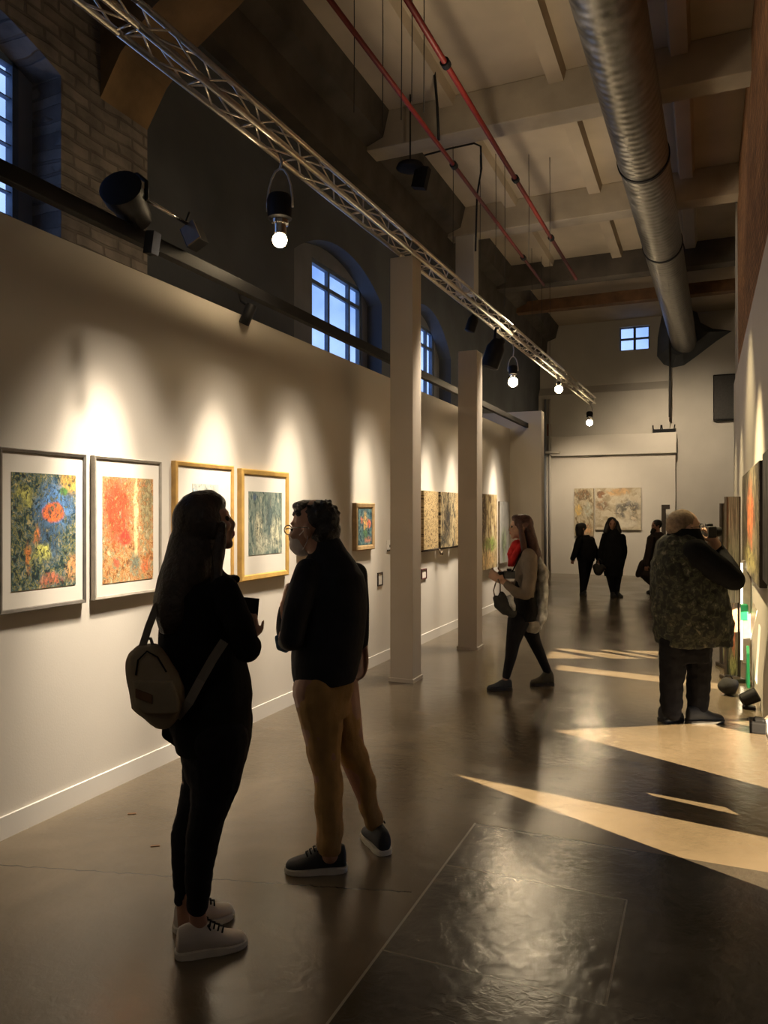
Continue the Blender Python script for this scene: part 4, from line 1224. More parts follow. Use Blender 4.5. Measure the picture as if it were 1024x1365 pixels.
def add_hand(B, wrist, d, n, k=1.0, curl=(35, 45, 30), thumb=1, spread=0.15):
    """palm, four unequal bent fingers and a side thumb; d points along the fingers, n is where the palm faces"""
    d = V(d).normalized(); n = (V(n) - V(n).dot(d) * d).normalized(); l = d.cross(n)
    w = V(wrist)
    for i in (-1.5, -0.5, 0.5, 1.5):
        B.limb([(w + l * i * 0.011 * k, 0.0145 * k), (w + (d * 0.05 + l * i * 0.018) * k, 0.0150 * k), (w + (d * 0.088 + l * i * 0.0205) * k, 0.0118 * k)], 10)
    lens = (0.066, 0.080, 0.085, 0.076)
    for i, ln in zip((-1.5, -0.5, 0.5, 1.5), lens if thumb > 0 else lens):
        p = w + (d * 0.092 + l * i * 0.0215) * k
        dd = (d + l * i * spread * 0.35).normalized()
        ang = 0
        pts = [(p, 0.0094 * k)]
        for f_, c_, rr in ((0.45, curl[0], 0.0090), (0.30, curl[1], 0.0082), (0.25, curl[2], 0.0072)):
            ang += R(c_)
            p = p + (dd * math.cos(ang) + n * math.sin(ang)) * ln * f_ * k
            pts.append((p, rr * k))
        B.limb(pts, 10)
    b = w + (d * 0.022 + l * thumb * 0.026) * k
    t1 = (d * 0.55 + l * thumb * 0.65 + n * 0.35).normalized(); t2 = (d * 0.85 + l * thumb * 0.25 + n * 0.5).normalized()
    B.limb([(b, 0.0145 * k), (b + t1 * 0.042 * k, 0.0118 * k), (b + t1 * 0.042 * k + t2 * 0.032 * k, 0.0100 * k), (b + t1 * 0.042 * k + t2 * 0.056 * k, 0.0082 * k)], 10)

def shoe(parent, heel, toe, wid, top, um, sm, tilt=0.0, laces=None, high=0.0, sole_h=0.026, voxel=0.006):
    """heel and toe: points on the ground in the person's frame"""
    heel, toe = V(heel), V(toe)
    d = toe - heel; ln = d.length; ang = math.atan2(d.y, d.x)
    b = Blob()
    rl = []
    prof = [(0.00, 0.30, 0.60), (0.03, 0.68, 0.92), (0.14, 0.80, 1.00 + high), (0.30, 0.82, 1.02 + high), (0.44, 0.86, 0.92 + high * 0.4), (0.58, 0.95, 0.72), (0.72, 1.0, 0.56), (0.86, 0.93, 0.48), (0.95, 0.70, 0.42), (1.0, 0.3, 0.30)]
    for t, wf, hf in prof:
        ring = []
        h = top * hf
        for k in range(20):
            a = 2 * math.pi * k / 20
            cy, sz = math.cos(a), math.sin(a)
            ring.append(V((t * ln, wid * wf * math.copysign(abs(cy) ** 0.8, cy) * (1 - 0.25 * max(0, sz)), sole_h * 0.5 + (h - sole_h * 0.5) * (0.5 + 0.5 * math.copysign(abs(sz) ** 0.8, sz)))))
        rl.append(ring)
    b.mb.rings(rl)
    o = b.build('shoe', um, parent, voxel, 2)
    o.location = heel
    o.rotation_euler = (0, -tilt, ang)
    out = []
    for t, wf in ((-0.02, 0.25), (0.0, 0.62), (0.06, 0.84), (0.2, 0.92), (0.42, 0.92), (0.6, 1.03), (0.74, 1.08), (0.88, 0.98), (0.97, 0.68), (1.02, 0.25)): out.append((t * ln, wid * wf))
    poly = out + [(x, -y) for x, y in out[::-1]]
    s = MB().prism(poly, 'Z', 0.0, sole_h)
    bmesh.ops.bevel(s.bm, geom=[e for e in s.bm.edges], offset=0.004, segments=1, affect='EDGES')
    s.build('sole', sm, o)
    if laces is not None:
        lb = MB()
        for i, t in enumerate((0.46, 0.52, 0.58, 0.64)):
            z = top * (0.92 - (t - 0.44) * 1.45) + 0.006
            lb.tube([(t * ln, -wid * 0.55, z - 0.006), (t * ln + 0.008, 0, z + 0.003), (t * ln, wid * 0.55, z - 0.006)], 0.0035, 6)
        lb.tube([(0.45 * ln, -0.02, top * 0.93), (0.43 * ln, -0.035, top * 0.98), (0.47 * ln, -0.045, top * 0.85)], 0.003, 6)
        lb.tube([(0.45 * ln, 0.02, top * 0.93), (0.43 * ln, 0.035, top * 0.98), (0.47 * ln, 0.045, top * 0.85)], 0.003, 6)
        lb.build('laces', laces, o, True)
    return o

def strap(mb, pts, wid, thick, nrm):
    """a flat band through pts"""
    pts = [V(p) for p in pts]
    rl = []
    for i, p in enumerate(pts):
        t = (pts[min(i + 1, len(pts) - 1)] - pts[max(0, i - 1)]).normalized()
        n = V(nrm[i] if isinstance(nrm, list) else nrm); n = (n - n.dot(t) * t).normalized()
        s = t.cross(n)
        rl.append([p + s * wid / 2 + n * thick / 2, p - s * wid / 2 + n * thick / 2, p - s * wid / 2 - n * thick / 2, p + s * wid / 2 - n * thick / 2])
    mb.rings(rl)
    return mb

# ---------------------------------------------------------------- woman with the backpack (facing right, seen from behind her right side)
F = Fig(270, 1258)
q, lm = F.q, F.lm
B = Blob()
yaw = R(16)
hb = q(283, 738, 0.0)
H, rot = head_frame(hb, yaw, R(13), 1.03)
add_head(B, H, rot, 1.03, True)
B.limb([(H(-0.02, 0, 0.06), 0.05), (H(-0.04, 0, -0.03), 0.047), (q(268, 775), 0.056)])
B.loft([F.sec(990, 246, 326, 0.14), F.sec(930, 246, 318, 0.13), F.sec(880, 240, 308, 0.11), F.sec(820, 236, 306, 0.14), F.sec(780, 244, 300, 0.15), F.sec(765, 258, 290, 0.07)])
B.limb(lm((290, 988, -0.08, 34), (285, 1043, -0.07, 27), (276, 1085, -0.06, 20), (266, 1140, -0.06, 17), (263, 1215, -0.05, 11), (266, 1240, -0.05, 12)))
B.limb(lm((280, 988, 0.07, 34), (268, 1043, 0.07, 26), (258, 1085, 0.07, 19), (249, 1140, 0.07, 16), (245, 1208, 0.07, 10), (248, 1236, 0.07, 11)))
B.limb(lm((300, 792, -0.15, 14), (331, 862, -0.14, 12)) + lm((331, 862, -0.14, 12), (335, 852, 0.0, 8)))
wr = q(336, 852, 0.0)
add_hand(B, q(333, 853, 0.0), (-0.12, 0.35, 0.8), (-0.2, 0.9, -0.3), 0.84, (30, 60, 40), -1)
B.limb(lm((305, 792, 0.17, 14), (325, 855, 0.19, 11), (333, 850, 0.12, 8)))
add_hand(B, q(331, 850, 0.15), (-0.05, 0.0, 0.9), (-0.25, -0.9, 0.0), 0.84, (30, 60, 40), 1)
body = B.build('person', M['skin_dark'], None, 0.0068, 3)
F.place(body)
tag(body, 'woman with very long dark hair and white shoes looking at the framed pictures', 'person')
face_parts(H, rot, 1.03, body)
# hair: crown to mid back
B = Blob()
B.ell(H(-0.020, 0, 0.118), (0.098, 0.102, 0.120), rot)
B.ell(H(0.012, 0, 0.175), (0.082, 0.074, 0.060), rot)
B.loft([F.sec(842, 216, 250, 0.075, -0.10), F.sec(825, 211, 262, 0.11, -0.09), F.sec(800, 207, 272, 0.13, -0.07), F.sec(770, 214, 284, 0.135, -0.045), F.sec(745, 222, 288, 0.12, -0.03), F.sec(718, 228, 292, 0.10, -0.01), F.sec(700, 235, 296, 0.095, 0.0), F.sec(688, 245, 298, 0.085), F.sec(680, 256, 296, 0.07), F.sec(675.5, 268, 289, 0.04)])
B.limb(lm((296, 700, -0.085, 6), (292, 730, -0.10, 9), (290, 760, -0.13, 8), (286, 800, -0.16, 6)))
B.limb(lm((214, 780, -0.05, 7), (208, 798, -0.06, 5), (210, 818, -0.07, 3)))
B.build('hair', M['hair_dark'], body, 0.008, 8, 0.005, 22, (1, 1, 0.16))
# jacket with sleeves
B = Blob()
B.loft([F.sec(994, 238, 333, 0.172), F.sec(960, 229, 336, 0.170), F.sec(930, 227, 335, 0.165), F.sec(900, 222, 330, 0.160), F.sec(860, 214, 322, 0.168), F.sec(820, 216, 320, 0.182), F.sec(790, 228, 316, 0.185), F.sec(774, 240, 310, 0.155), F.sec(764, 256, 298, 0.09), F.sec(756, 262, 292, 0.062)])
B.limb(lm((298, 786, -0.14, 19), (318, 830, -0.17, 19), (330, 864, -0.15, 17.5), (333, 862, -0.10, 16), (335, 854, -0.01, 11)))
B.limb(lm((300, 786, 0.14, 19), (322, 830, 0.19, 18), (326, 858, 0.19, 16), (332, 852, 0.13, 11)))
B.limb(lm((226, 960, -0.06, 10), (222, 980, -0.06, 7), (231, 992, -0.05, 3.5)))
B.limb(lm((312, 772, 0.02, 6), (316, 772, -0.05, 5)))
B.build('jacket', M['black_cloth'], body, 0.0085, 3, 0.006, 9)
B = Blob()
B.loft([F.sec(1035, 250, 322, 0.13), F.sec(990, 241, 334, 0.158), F.sec(950, 238, 334, 0.15)])
B.limb(lm((290, 985, -0.075, 41), (287, 1040, -0.07, 33), (279, 1078, -0.06, 25), (271, 1113, -0.06, 22.5), (266, 1156, -0.055, 19), (263.5, 1207, -0.05, 14.5)))
B.limb(lm((281, 985, 0.07, 40), (272, 1040, 0.07, 30), (258, 1078, 0.07, 22), (248, 1113, 0.07, 20.5), (246, 1156, 0.07, 17), (243.5, 1198, 0.07, 11.5)))
B.build('trousers', M['black_denim'], body, 0.008, 2, 0.004, 14, (1, 1, 1.6))
shoe(body, V((q(243, 1258).x, -0.085, 0)), V((q(328, 1258).x, 0.0, 0)), 0.046, 0.115, M['white_shoe'], M['white_sole'], laces=M['black_cloth'])
shoe(body, V((q(225, 1250).x, 0.075, 0)), V((q(296, 1250).x, 0.20, 0)), 0.045, 0.115, M['white_shoe'], M['white_sole'], laces=M['black_cloth'])
# her backpack: a thing of its own
bc = F.o + Matrix.Rotation(YAW, 3, 'Z') @ q(209, 914, -0.19)
bp = tag(empty('backpack', bc, YAW), 'olive canvas backpack slung low on the back of the long haired woman', 'backpack')
o0 = q(209, 914, -0.19)
def bq(px, py, v=-0.19): return q(px, py, v) - o0
B = Blob()
secs = []
for py, x0, x1, dp in ((967, 212, 230, 0.05), (955, 196, 238, 0.065), (941, 177, 245, 0.075), (920, 174, 244, 0.08), (900, 172, 236, 0.08), (880, 171, 224, 0.075), (868, 175, 216, 0.065), (860, 184, 208, 0.045)):
    a, b = bq(x0, py), bq(x1, py)
    secs.append(((a + b) / 2, (b.x - a.x) / 2, dp, 0))
B.loft(secs, power=2.8)
B.build('pack_body', M['canvas_bag'], bp, 0.007, 2, 0.005, 10)
pk = Blob()
secs = []
for py, x0, x1 in ((950, 192, 238), (938, 180, 240), (920, 178, 236), (906, 177, 230)):
    a, b = bq(x0, py, -0.265), bq(x1, py, -0.265)
    secs.append(((a + b) / 2, (b.x - a.x) / 2, 0.022, 0))
pk.loft(secs, power=3)
pk.build('front_pocket', M['canvas_bag'], bp, 0.006, 1)
MB().obox(bq(192, 928, -0.29), bq(203, 932, -0.29) - bq(192, 928, -0.29), (0, 0.004, 0), (0, 0, 0.014)).build('name_patch', M['timber'], bp)
zp = MB(); zp.tube([bq(181, 900, -0.272), bq(184, 880, -0.27), bq(196, 868, -0.262), bq(210, 876, -0.268), bq(222, 896, -0.275)], 0.003, 6)
zp.build('zip', M['black_cloth'], bp, True)
s1 = MB(); strap(s1, [bq(190, 862, -0.2), bq(198, 836, -0.19), bq(208, 810, -0.17), bq(224, 790, -0.13), bq(246, 774, -0.10)], 0.026, 0.006, (0.2, -1, 0)); s1.build('shoulder_strap', M['strap'], bp)
s2 = MB(); strap(s2, [bq(236, 956, -0.20), bq(252, 936, -0.215), bq(268, 906, -0.20), bq(284, 878, -0.215), bq(299, 855, -0.225)], 0.032, 0.006, (0.0, -1, 0)); s2.build('shoulder_strap', M['strap'], bp)
MB().tube([bq(190, 862, -0.19), bq(193, 852, -0.19), bq(201, 851, -0.19), bq(204, 861, -0.19)], 0.006, 8).build('grab_loop', M['strap'], bp, True)
# booklet held in her hands
a = q(331, 811, 0.10)
bk = tag(empty('booklet', F.o + Matrix.Rotation(YAW, 3, 'Z') @ a, YAW), 'dark booklet held up by the long haired woman', 'booklet')
MB().obox((0, 0, 0), (0.034, 0.02, -0.006), (-0.003, 0.004, 0), (0.004, 0, 0.042)).build('cover', M['black_plastic'], bk)
MB().obox((0.002, -0.004, -0.032), (0.012, 0.006, 0), (-0.001, 0.003, 0), (-0.003, 0, 0.012)).build('page_corner', M['mat_board'], bk)

# ---------------------------------------------------------------- man with a face mask (facing left and away)
F = Fig(440, 1158)
q, lm = F.q, F.lm
B = Blob()
yaw = R(158)
hb = q(420, 741, 0.0)
H, rot = head_frame(hb, yaw, R(-4), 1.12)
add_head(B, H, rot, 1.12)
B.limb([(H(-0.02, 0, 0.06), 0.062), (H(-0.05, 0, -0.03), 0.062), (q(436, 752), 0.066)])
B.loft([F.sec(915, 400, 464, 0.11, 0), F.sec(860, 402, 468, 0.11, 0), F.sec(800, 406, 476, 0.11, 0), F.sec(762, 412, 468, 0.08, 0), F.sec(742, 422, 456, 0.06)])
B.limb(lm((420, 920, -0.06, 30), (434, 1015, -0.05, 20), (438, 1060, -0.05, 15), (440, 1125, -0.05, 11), (440, 1140, -0.05, 11)))
B.limb(lm((452, 920, 0.08, 28), (470, 1010, 0.13, 18), (486, 1058, 0.17, 13), (500, 1105, 0.24, 9), (504, 1118, 0.24, 9)))
B.limb(lm((410, 764, -0.12, 12), (396, 812, -0.18, 12), (389, 850, -0.19, 11), (380, 853, -0.12, 9), (379, 836, -0.02, 8), (380, 806, 0.05, 7)))
add_hand(B, q(379, 806, 0.06), (0.2, 0.1, 1), (1, 0.2, -0.2), 1.0, (70, 80, 50), -1)
B.limb(lm((474, 766, 0.12, 12), (480, 818, 0.15, 9.5), (483, 850, 0.14, 8), (484, 866, 0.14, 7)))
add_hand(B, q(484, 864, 0.14), (-0.06, 0.05, -1), (-0.6, -0.5, 0), 1.0, (25, 30, 20), 1)
body = B.build('person', M['skin_dark'], None, 0.0072, 3)
F.place(body)
tag(body, 'grey haired man in dark jacket, tan trousers and face mask beside the woman', 'person')
face_parts(H, rot, 1.12, body, False)
B = Blob()
B.ell(H(-0.026, 0, 0.142), (0.101, 0.086, 0.094), rot)
B.ell(H(-0.05, 0, 0.10), (0.075, 0.078, 0.075), rot)
B.ell(H(0.03, 0, 0.205), (0.06, 0.065, 0.028), rot)
for i in range(46):
    a = random.uniform(0, 2 * math.pi); e = random.uniform(0.2, 1.0)
    p = V((math.cos(a) * math.cos(e) * 0.094 - 0.02, math.sin(a) * math.cos(e) * 0.078, 0.145 + 0.088 * math.sin(e)))
    u = (p - V((-0.02, 0, 0.1))).normalized()
    B.limb([(H(*p), 0.010), (H(*(p + u * 0.007 + V((0.005, 0, 0)))), 0.006)], 8)
B.build('hair', M['hair_black'], body, 0.006, 2, 0.0025, 45)
# mask with ear loop
B = Blob()
B.ell(H(0.052, 0, 0.052), (0.062, 0.064, 0.058), rot)
B.ell(H(0.092, 0, 0.075), (0.026, 0.022, 0.024), rot)
B.build('face_mask', M['mask'], body, 0.006, 2, 0.003, 30)
for s in (-1, 1):
    lp = MB(); lp.tube([H(0.03, s * 0.066, 0.088), H(0.0, s * 0.082, 0.105), H(-0.025, s * 0.086, 0.115)], 0.002, 6).tube([H(0.02, s * 0.062, 0.03), H(-0.01, s * 0.08, 0.06), H(-0.025, s * 0.086, 0.113)], 0.002, 6)
    lp.build('ear_loop', M['mask'], body, True)
def spectacles(H, body, fm, k=1.0):
    g = MB()
    for s in (-1, 1):
        g.tube([H(0.097 + 0.004 * math.cos(a), s * 0.033 + 0.026 * math.cos(a), 0.112 + 0.019 * math.sin(a)) for a in [2 * math.pi * i / 18 for i in range(18)]], 0.0022 * k, 6, True)
        g.tube([H(0.095, s * 0.058, 0.116), H(0.05, s * 0.079, 0.118), H(-0.02, s * 0.088, 0.116)], 0.0022 * k, 6)
    g.tube([H(0.099, -0.008, 0.116), H(0.101, 0, 0.119), H(0.099, 0.008, 0.116)], 0.0022 * k, 6)
    g.build('spectacles', fm, body, True)
spectacles(H, body, M['glasses_silver'], 1.2)
B = Blob()
B.loft([F.sec(908, 391, 474, 0.135), F.sec(895, 389, 478, 0.145), F.sec(870, 389, 482, 0.15), F.sec(817, 394, 489, 0.158), F.sec(785, 394, 489.5, 0.158), F.sec(765, 397, 486, 0.152), F.sec(748, 406, 475, 0.115), F.sec(735, 414, 463, 0.085), F.sec(720, 418, 455, 0.075), F.sec(712, 420, 450, 0.07)])
B.limb(lm((410, 762, -0.12, 17), (396, 812, -0.18, 18), (390, 850, -0.19, 16.5), (382, 855, -0.12, 13)))
B.limb(lm((383, 856, -0.12, 12.5), (378, 838, -0.02, 10.5), (379, 812, 0.05, 8.5)))
B.limb(lm((474, 765, 0.12, 17), (480, 818, 0.15, 13.5), (483, 850, 0.14, 10.5), (483, 862, 0.14, 9)))
B.build('jacket', M['navy_cloth'], body, 0.0085, 3, 0.007, 8, (1, 1, 0.5))
B = Blob()
B.limb(lm((371, 851, -0.10, 5), (374, 861, -0.10, 6.5), (381, 864, -0.11, 6)))
B.build('shirt_cuff', M['blue_cuff'], body, 0.006, 1, 0.003, 20)
B = Blob()
B.loft([F.sec(950, 398, 466, 0.13), F.sec(915, 392, 472, 0.13), F.sec(885, 396, 470, 0.12)])
B.limb(lm((424, 925, -0.06, 31), (429, 970, -0.06, 27), (435, 1018, -0.05, 20.5), (438, 1052, -0.05, 19), (440, 1090, -0.05, 18), (440, 1128, -0.05, 17)))
B.limb(lm((448, 925, 0.07, 29), (463, 985, 0.10, 22), (478, 1022, 0.14, 18), (487, 1052, 0.17, 15.5), (498, 1094, 0.22, 13.5)))
B.build('trousers', M['khaki'], body, 0.0085, 2, 0.013, 9, (1, 1, 0.8))
shoe(body, V((q(462, 1158).x, -0.01, 0)), V((q(382, 1158).x, -0.03, 0)), 0.05, 0.125, M['dark_shoe'], M['white_sole'], laces=M['black_cloth'])
pw = lambda px, py: Matrix.Rotation(-YAW, 3, 'Z') @ (on_z(px, py, 0) - F.o)
shoe(body, pw(514, 1141), pw(489, 1112), 0.048, 0.12, M['dark_shoe'], M['white_sole'], laces=M['black_cloth'])

# ---------------------------------------------------------------- woman walking left past the pillars
F = Fig(690, 917)
q, lm = F.q, F.lm
B = Blob()
yaw = R(176)
hb = q(693, 719, 0.0)
H, rot = head_frame(hb, yaw, R(2), 1.0)
add_head(B, H, rot, 1.0, True)
B.limb([(H(-0.02, 0, 0.06), 0.048), (H(-0.035, 0, -0.03), 0.045), (q(699, 738), 0.052)])
B.loft([F.sec(828, 691, 709, 0.12), F.sec(800, 690, 710, 0.13), F.sec(760, 689, 711, 0.14), F.sec(742, 691, 709, 0.14), F.sec(733, 695, 705, 0.07)])
B.limb(lm((691, 828, -0.07, 10), (684, 856, -0.07, 7), (681, 876, -0.07, 5.6), (675, 901, -0.07, 4.2), (672, 911, -0.07, 4.0)))
B.limb(lm((703, 828, 0.08, 10), (713, 856, 0.10, 6.4), (721, 874, 0.11, 5.2), (730, 895, 0.11, 4.2), (730, 911, 0.11, 4.2)))
B.limb(lm((705, 742, -0.15, 5.5), (707, 768, -0.20, 5.5), (701, 790, -0.23, 5), (690, 791, -0.24, 4.5), (676, 780, -0.22, 3.9), (671, 775, -0.20, 3.8)))
add_hand(B, q(671, 775, -0.20), (-1, 0.3, 0.55), (0.3, 0.95, 0.1), 0.95, (20, 25, 15), -1)
B.limb(lm((700, 740, 0.17, 7), (694, 785, 0.18, 5.6), (676, 778, 0.0, 4.6), (670, 772, -0.05, 3.8)))
add_hand(B, q(669, 772, -0.08), (-1, -0.1, 0.55), (0.3, -0.9, 0.1), 0.95, (25, 30, 20), 1)
body = B.build('person', M['skin'], None, 0.0075, 2)
F.place(body)
tag(body, 'woman in red scarf and grey jacket walking left past the pillars', 'person')
face_parts(H, rot, 1.0, body)
B = Blob()
B.ell(H(-0.024, 0, 0.145), (0.100, 0.086, 0.092), rot)
B.ell(H(0.025, 0, 0.196), (0.055, 0.066, 0.036), rot)
B.loft([F.sec(778, 713, 722, 0.06), F.sec(755, 707, 723, 0.09), F.sec(735, 702, 720, 0.11), F.sec(718, 699, 716, 0.10), F.sec(702, 696, 711, 0.08), F.sec(692, 696, 707, 0.06)])
B.limb(lm((694, 698, -0.082, 3), (696, 715, -0.09, 4), (699, 733, -0.12, 4)))
B.build('hair', M['hair_auburn'], body, 0.009, 2, 0.006, 22, (1, 1, 0.16))
B = Blob()
B.limb(lm((690, 727, 0.0, 8), (684, 738, -0.02, 7.5), (683, 750, -0.03, 6)))
B.limb(lm((697, 726, -0.06, 4), (690, 735, -0.09, 4), (683, 748, -0.06, 3.5), (679, 753, -0.04, 2.5)))
B.build('scarf', M['red_scarf'], body, 0.008, 2, 0.007, 22)
B = Blob()
B.loft([F.sec(795, 690, 712, 0.16), F.sec(770, 687, 714, 0.17), F.sec(750, 687, 716, 0.18), F.sec(738, 691, 715, 0.17), F.sec(730, 695, 711, 0.10)])
B.limb(lm((705, 740, -0.16, 9.5), (707, 768, -0.21, 9), (701, 791, -0.23, 8.2), (690, 791, -0.24, 7), (676, 780, -0.22, 5.4)))
B.limb(lm((702, 740, 0.16, 9), (698, 782, 0.18, 7.6), (680, 780, 0.03, 5.4)))
B.build('jacket', M['grey_jacket'], body, 0.009, 2, 0.008, 12)
B = Blob()
B.loft([F.sec(826, 688, 713, 0.165), F.sec(815, 685, 716, 0.17), F.sec(795, 686, 714, 0.16), F.sec(770, 688, 711, 0.14), F.sec(755, 689, 711, 0.14)])
B.build('tunic', M['black_cloth'], body, 0.01, 2, 0.004, 10)
B = Blob()
B.limb(lm((691, 828, -0.07, 14.5), (684, 856, -0.07, 9.5), (681, 876, -0.07, 7.6), (675, 901, -0.07, 5.4)))
B.limb(lm((703, 828, 0.08, 13.5), (713, 856, 0.10, 8.6), (721, 874, 0.11, 7), (730, 895, 0.11, 5.6)))
B.build('leggings', M['black_denim'], body, 0.008, 2)
shoe(body, V((q(681, 915).x, -0.07, 0)), V((q(648, 915).x, -0.09, 0)), 0.042, 0.10, M['dark_shoe'], M['black_sole'], tilt=0.0)
shoe(body, V((q(742, 915).x, 0.11, 0)), V((q(710, 915).x, 0.10, 0)), 0.044, 0.12, M['olive_boot'], M['black_sole'], high=0.35)
# silvery garment hanging down her back
B = Blob()
B.loft([F.sec(838, 706, 722, 0.08), F.sec(826, 709, 727, 0.11), F.sec(806, 712, 729, 0.12), F.sec(780, 713, 730, 0.12), F.sec(762, 714, 730, 0.12), F.sec(748, 712, 724, 0.11), F.sec(738, 708, 718, 0.08)])
dj = B.build('draped_coat', M['silver_cloth'], body, 0.009, 1, 0.016, 16, (1, 1, 0.5))
B = Blob()
B.loft([F.sec(843, 703, 718, 0.05, -0.02), F.sec(834, 699, 722, 0.09, -0.02), F.sec(826, 698, 721, 0.09, -0.02)])
B.build('coat_lining', M['white_lining'], body, 0.009, 1, 0.008, 18)
rz = Matrix.Rotation(YAW, 3, 'Z')
# small camera at her chest
a = q(679, 766, -0.17)
t = tag(empty('compact_camera', F.o + rz @ a, YAW), 'small dark camera hanging at the chest of the woman in the red scarf', 'camera')
MB().box((-0.05, -0.04, -0.035), (0.05, 0.04, 0.035), 0.008).build('camera_body', M['camera_body'], t)
autosmooth(MB().lathe([(0.03, 0), (0.032, 0.05), (0.026, 0.055)], 18, Matrix.Translation((-0.045, 0, 0)) @ Matrix.Rotation(R(-90), 4, 'Y')).build('lens', M['black_metal'], t))
MB().box((-0.02, -0.02, 0.034), (0.02, 0.02, 0.055), 0.004).build('viewfinder', M['camera_body'], t)
sb = MB(); strap(sb, [V((0.02, -0.04, 0.03)), q(690, 748, -0.19) - a, q(698, 733, -0.12) - a], 0.012, 0.004, (0, -1, 0)); sb.build('neck_strap', M['black_cloth'], t)
# handbag
a = q(672, 806, -0.24)
t = tag(empty('handbag', F.o + rz @ a, YAW), 'dark slouchy handbag swinging from the hands of the woman in the red scarf', 'handbag')
B = Blob()
B.limb([(q(661, 797, -0.24) - a, 0.025), (q(666, 806, -0.24) - a, 0.05), (q(674, 810, -0.24) - a, 0.065), (q(683, 817, -0.24) - a, 0.045)])
B.limb([(q(669, 793, -0.24) - a, 0.03), (q(676, 806, -0.24) - a, 0.05)])
B.build('bag_body', M['bag_cloth'], t, 0.008, 2, 0.006, 14)
MB().tube([q(660, 797, -0.24) - a, q(658, 787, -0.23) - a, q(661, 777, -0.22) - a, q(664, 772, -0.21) - a, q(667, 779, -0.22) - a, q(667, 790, -0.24) - a], 0.006, 8).build('handle', M['strap'], t, True)
B = Blob(); B.limb([(q(679, 796, -0.27) - a, 0.022), (q(683, 806, -0.28) - a, 0.03), (q(685, 812, -0.28) - a, 0.018)])
B.build('striped_scarf', M['silver_cloth'], t, 0.007, 1, 0.008, 20)

# ---------------------------------------------------------------- man photographing at the right
F = Fig(917, 961)
q, lm = F.q, F.lm
B = Blob()
yaw = R(12)
hb = q(915, 727, 0.0)
H, rot = head_frame(hb, yaw, R(4), 1.22)
add_head(B, H, rot, 1.22)
B.limb([(H(-0.02, 0, 0.06), 0.075), (H(-0.045, 0, -0.03), 0.08), (q(908, 735), 0.085)])
B.loft([F.sec(860, 885, 945, 0.16), F.sec(800, 882, 950, 0.18), F.sec(745, 884, 944, 0.18), F.sec(725, 895, 930, 0.12)])
B.limb(lm((898, 850, -0.05, 15), (897, 900, -0.05, 11.5), (896, 945, -0.05, 7.5), (898, 954, -0.05, 7)))
B.limb(lm((931, 850, 0.02, 15), (931, 900, 0.0, 11.5), (929, 945, 0.0, 7.5), (931, 955, 0.0, 7)))
B.limb(lm((932, 738, -0.2, 15), (978, 775, -0.20, 11), (962, 745, -0.02, 9), (952, 722, 0.04, 7)))
add_hand(B, q(952, 724, 0.05), (-0.25, 0.1, 1), (-0.5, 0.8, 0.1), 1.05, (40, 50, 30), 1)
B.limb(lm((930, 745, 0.2, 14), (958, 772, 0.24, 10), (957, 740, 0.15, 8), (950, 724, 0.10, 7)))
add_hand(B, q(951, 724, 0.13), (-0.25, -0.2, 1), (-0.5, -0.8, 0.1), 1.05, (40, 50, 30), -1)
body = B.build('person', M['skin'], None, 0.0085, 2)
F.place(body)
tag(body, 'heavy man in camouflage vest holding a camera up at the right partition', 'person')
face_parts(H, rot, 1.22, body)
B = Blob()
B.ell(H(-0.024, 0, 0.146), (0.120, 0.096, 0.104), rot)
B.ell(H(-0.06, 0, 0.115), (0.078, 0.084, 0.075), rot)
B.build('hair', M['hair_grey'], body, 0.008, 2, 0.002, 40)
spectacles(H, body, M['glasses'], 1.3)
B = Blob()
B.loft([F.sec(745, 880, 948, 0.19), F.sec(725, 886, 938, 0.16), F.sec(712, 891, 934, 0.125), F.sec(704, 893, 931, 0.115)])
B.limb(lm((928, 738, -0.18, 19), (955, 757, -0.23, 17.5), (978, 773, -0.21, 14.5), (966, 748, -0.04, 12), (956, 731, 0.03, 9)))
B.limb(lm((928, 742, 0.18, 18), (956, 768, 0.24, 14), (957, 742, 0.15, 11), (953, 730, 0.11, 9)))
B.build('sweater', M['black_cloth'], body, 0.009, 3, 0.006, 10)
B = Blob()
B.loft([F.sec(858, 877, 972, 0.225), F.sec(845, 875, 974, 0.235), F.sec(820, 872, 972, 0.245), F.sec(795, 871, 967, 0.25), F.sec(765, 870, 960, 0.245), F.sec(740, 873, 950, 0.225), F.sec(722, 880, 938, 0.18), F.sec(713, 888, 930, 0.13)])
B.limb(lm((962, 800, -0.12, 9), (969, 830, -0.1, 10), (973, 850, -0.08, 6)))
B.build('vest', M['camo'], body, 0.0095, 2, 0.018, 9)
B = Blob()
B.loft([F.sec(880, 885, 944, 0.15), F.sec(845, 883, 946, 0.16)])
B.limb(lm((898, 858, -0.05, 19), (896.5, 895, -0.05, 16), (895, 925, -0.05, 14.5), (895, 946, -0.05, 14)))
B.limb(lm((930, 858, 0.02, 19), (932, 895, 0.0, 16), (931, 925, 0.0, 14.5), (930, 948, 0.0, 14)))
B.build('trousers', M['black_denim'], body, 0.009, 2, 0.010, 11, (1, 1, 1.4))
shoe(body, V((q(880, 961).x, -0.02, 0)), V((q(914, 961).x, 0.10, 0)), 0.055, 0.13, M['dark_shoe'], M['black_sole'])
shoe(body, V((q(912, 961).x, -0.05, 0)), V((q(962, 961).x, -0.03, 0)), 0.055, 0.13, M['dark_shoe'], M['black_sole'])
a = q(946, 709, 0.08)
t = tag(empty('photo_camera', F.o + rz @ a, YAW), 'black camera with a short lens held to the face of the man in camouflage', 'camera')
MB().box((-0.035, -0.07, -0.045), (0.03, 0.07, 0.045), 0.01).build('camera_body', M['camera_body'], t)
MB().box((-0.03, -0.025, 0.043), (0.02, 0.025, 0.065), 0.006).build('viewfinder', M['camera_body'], t)
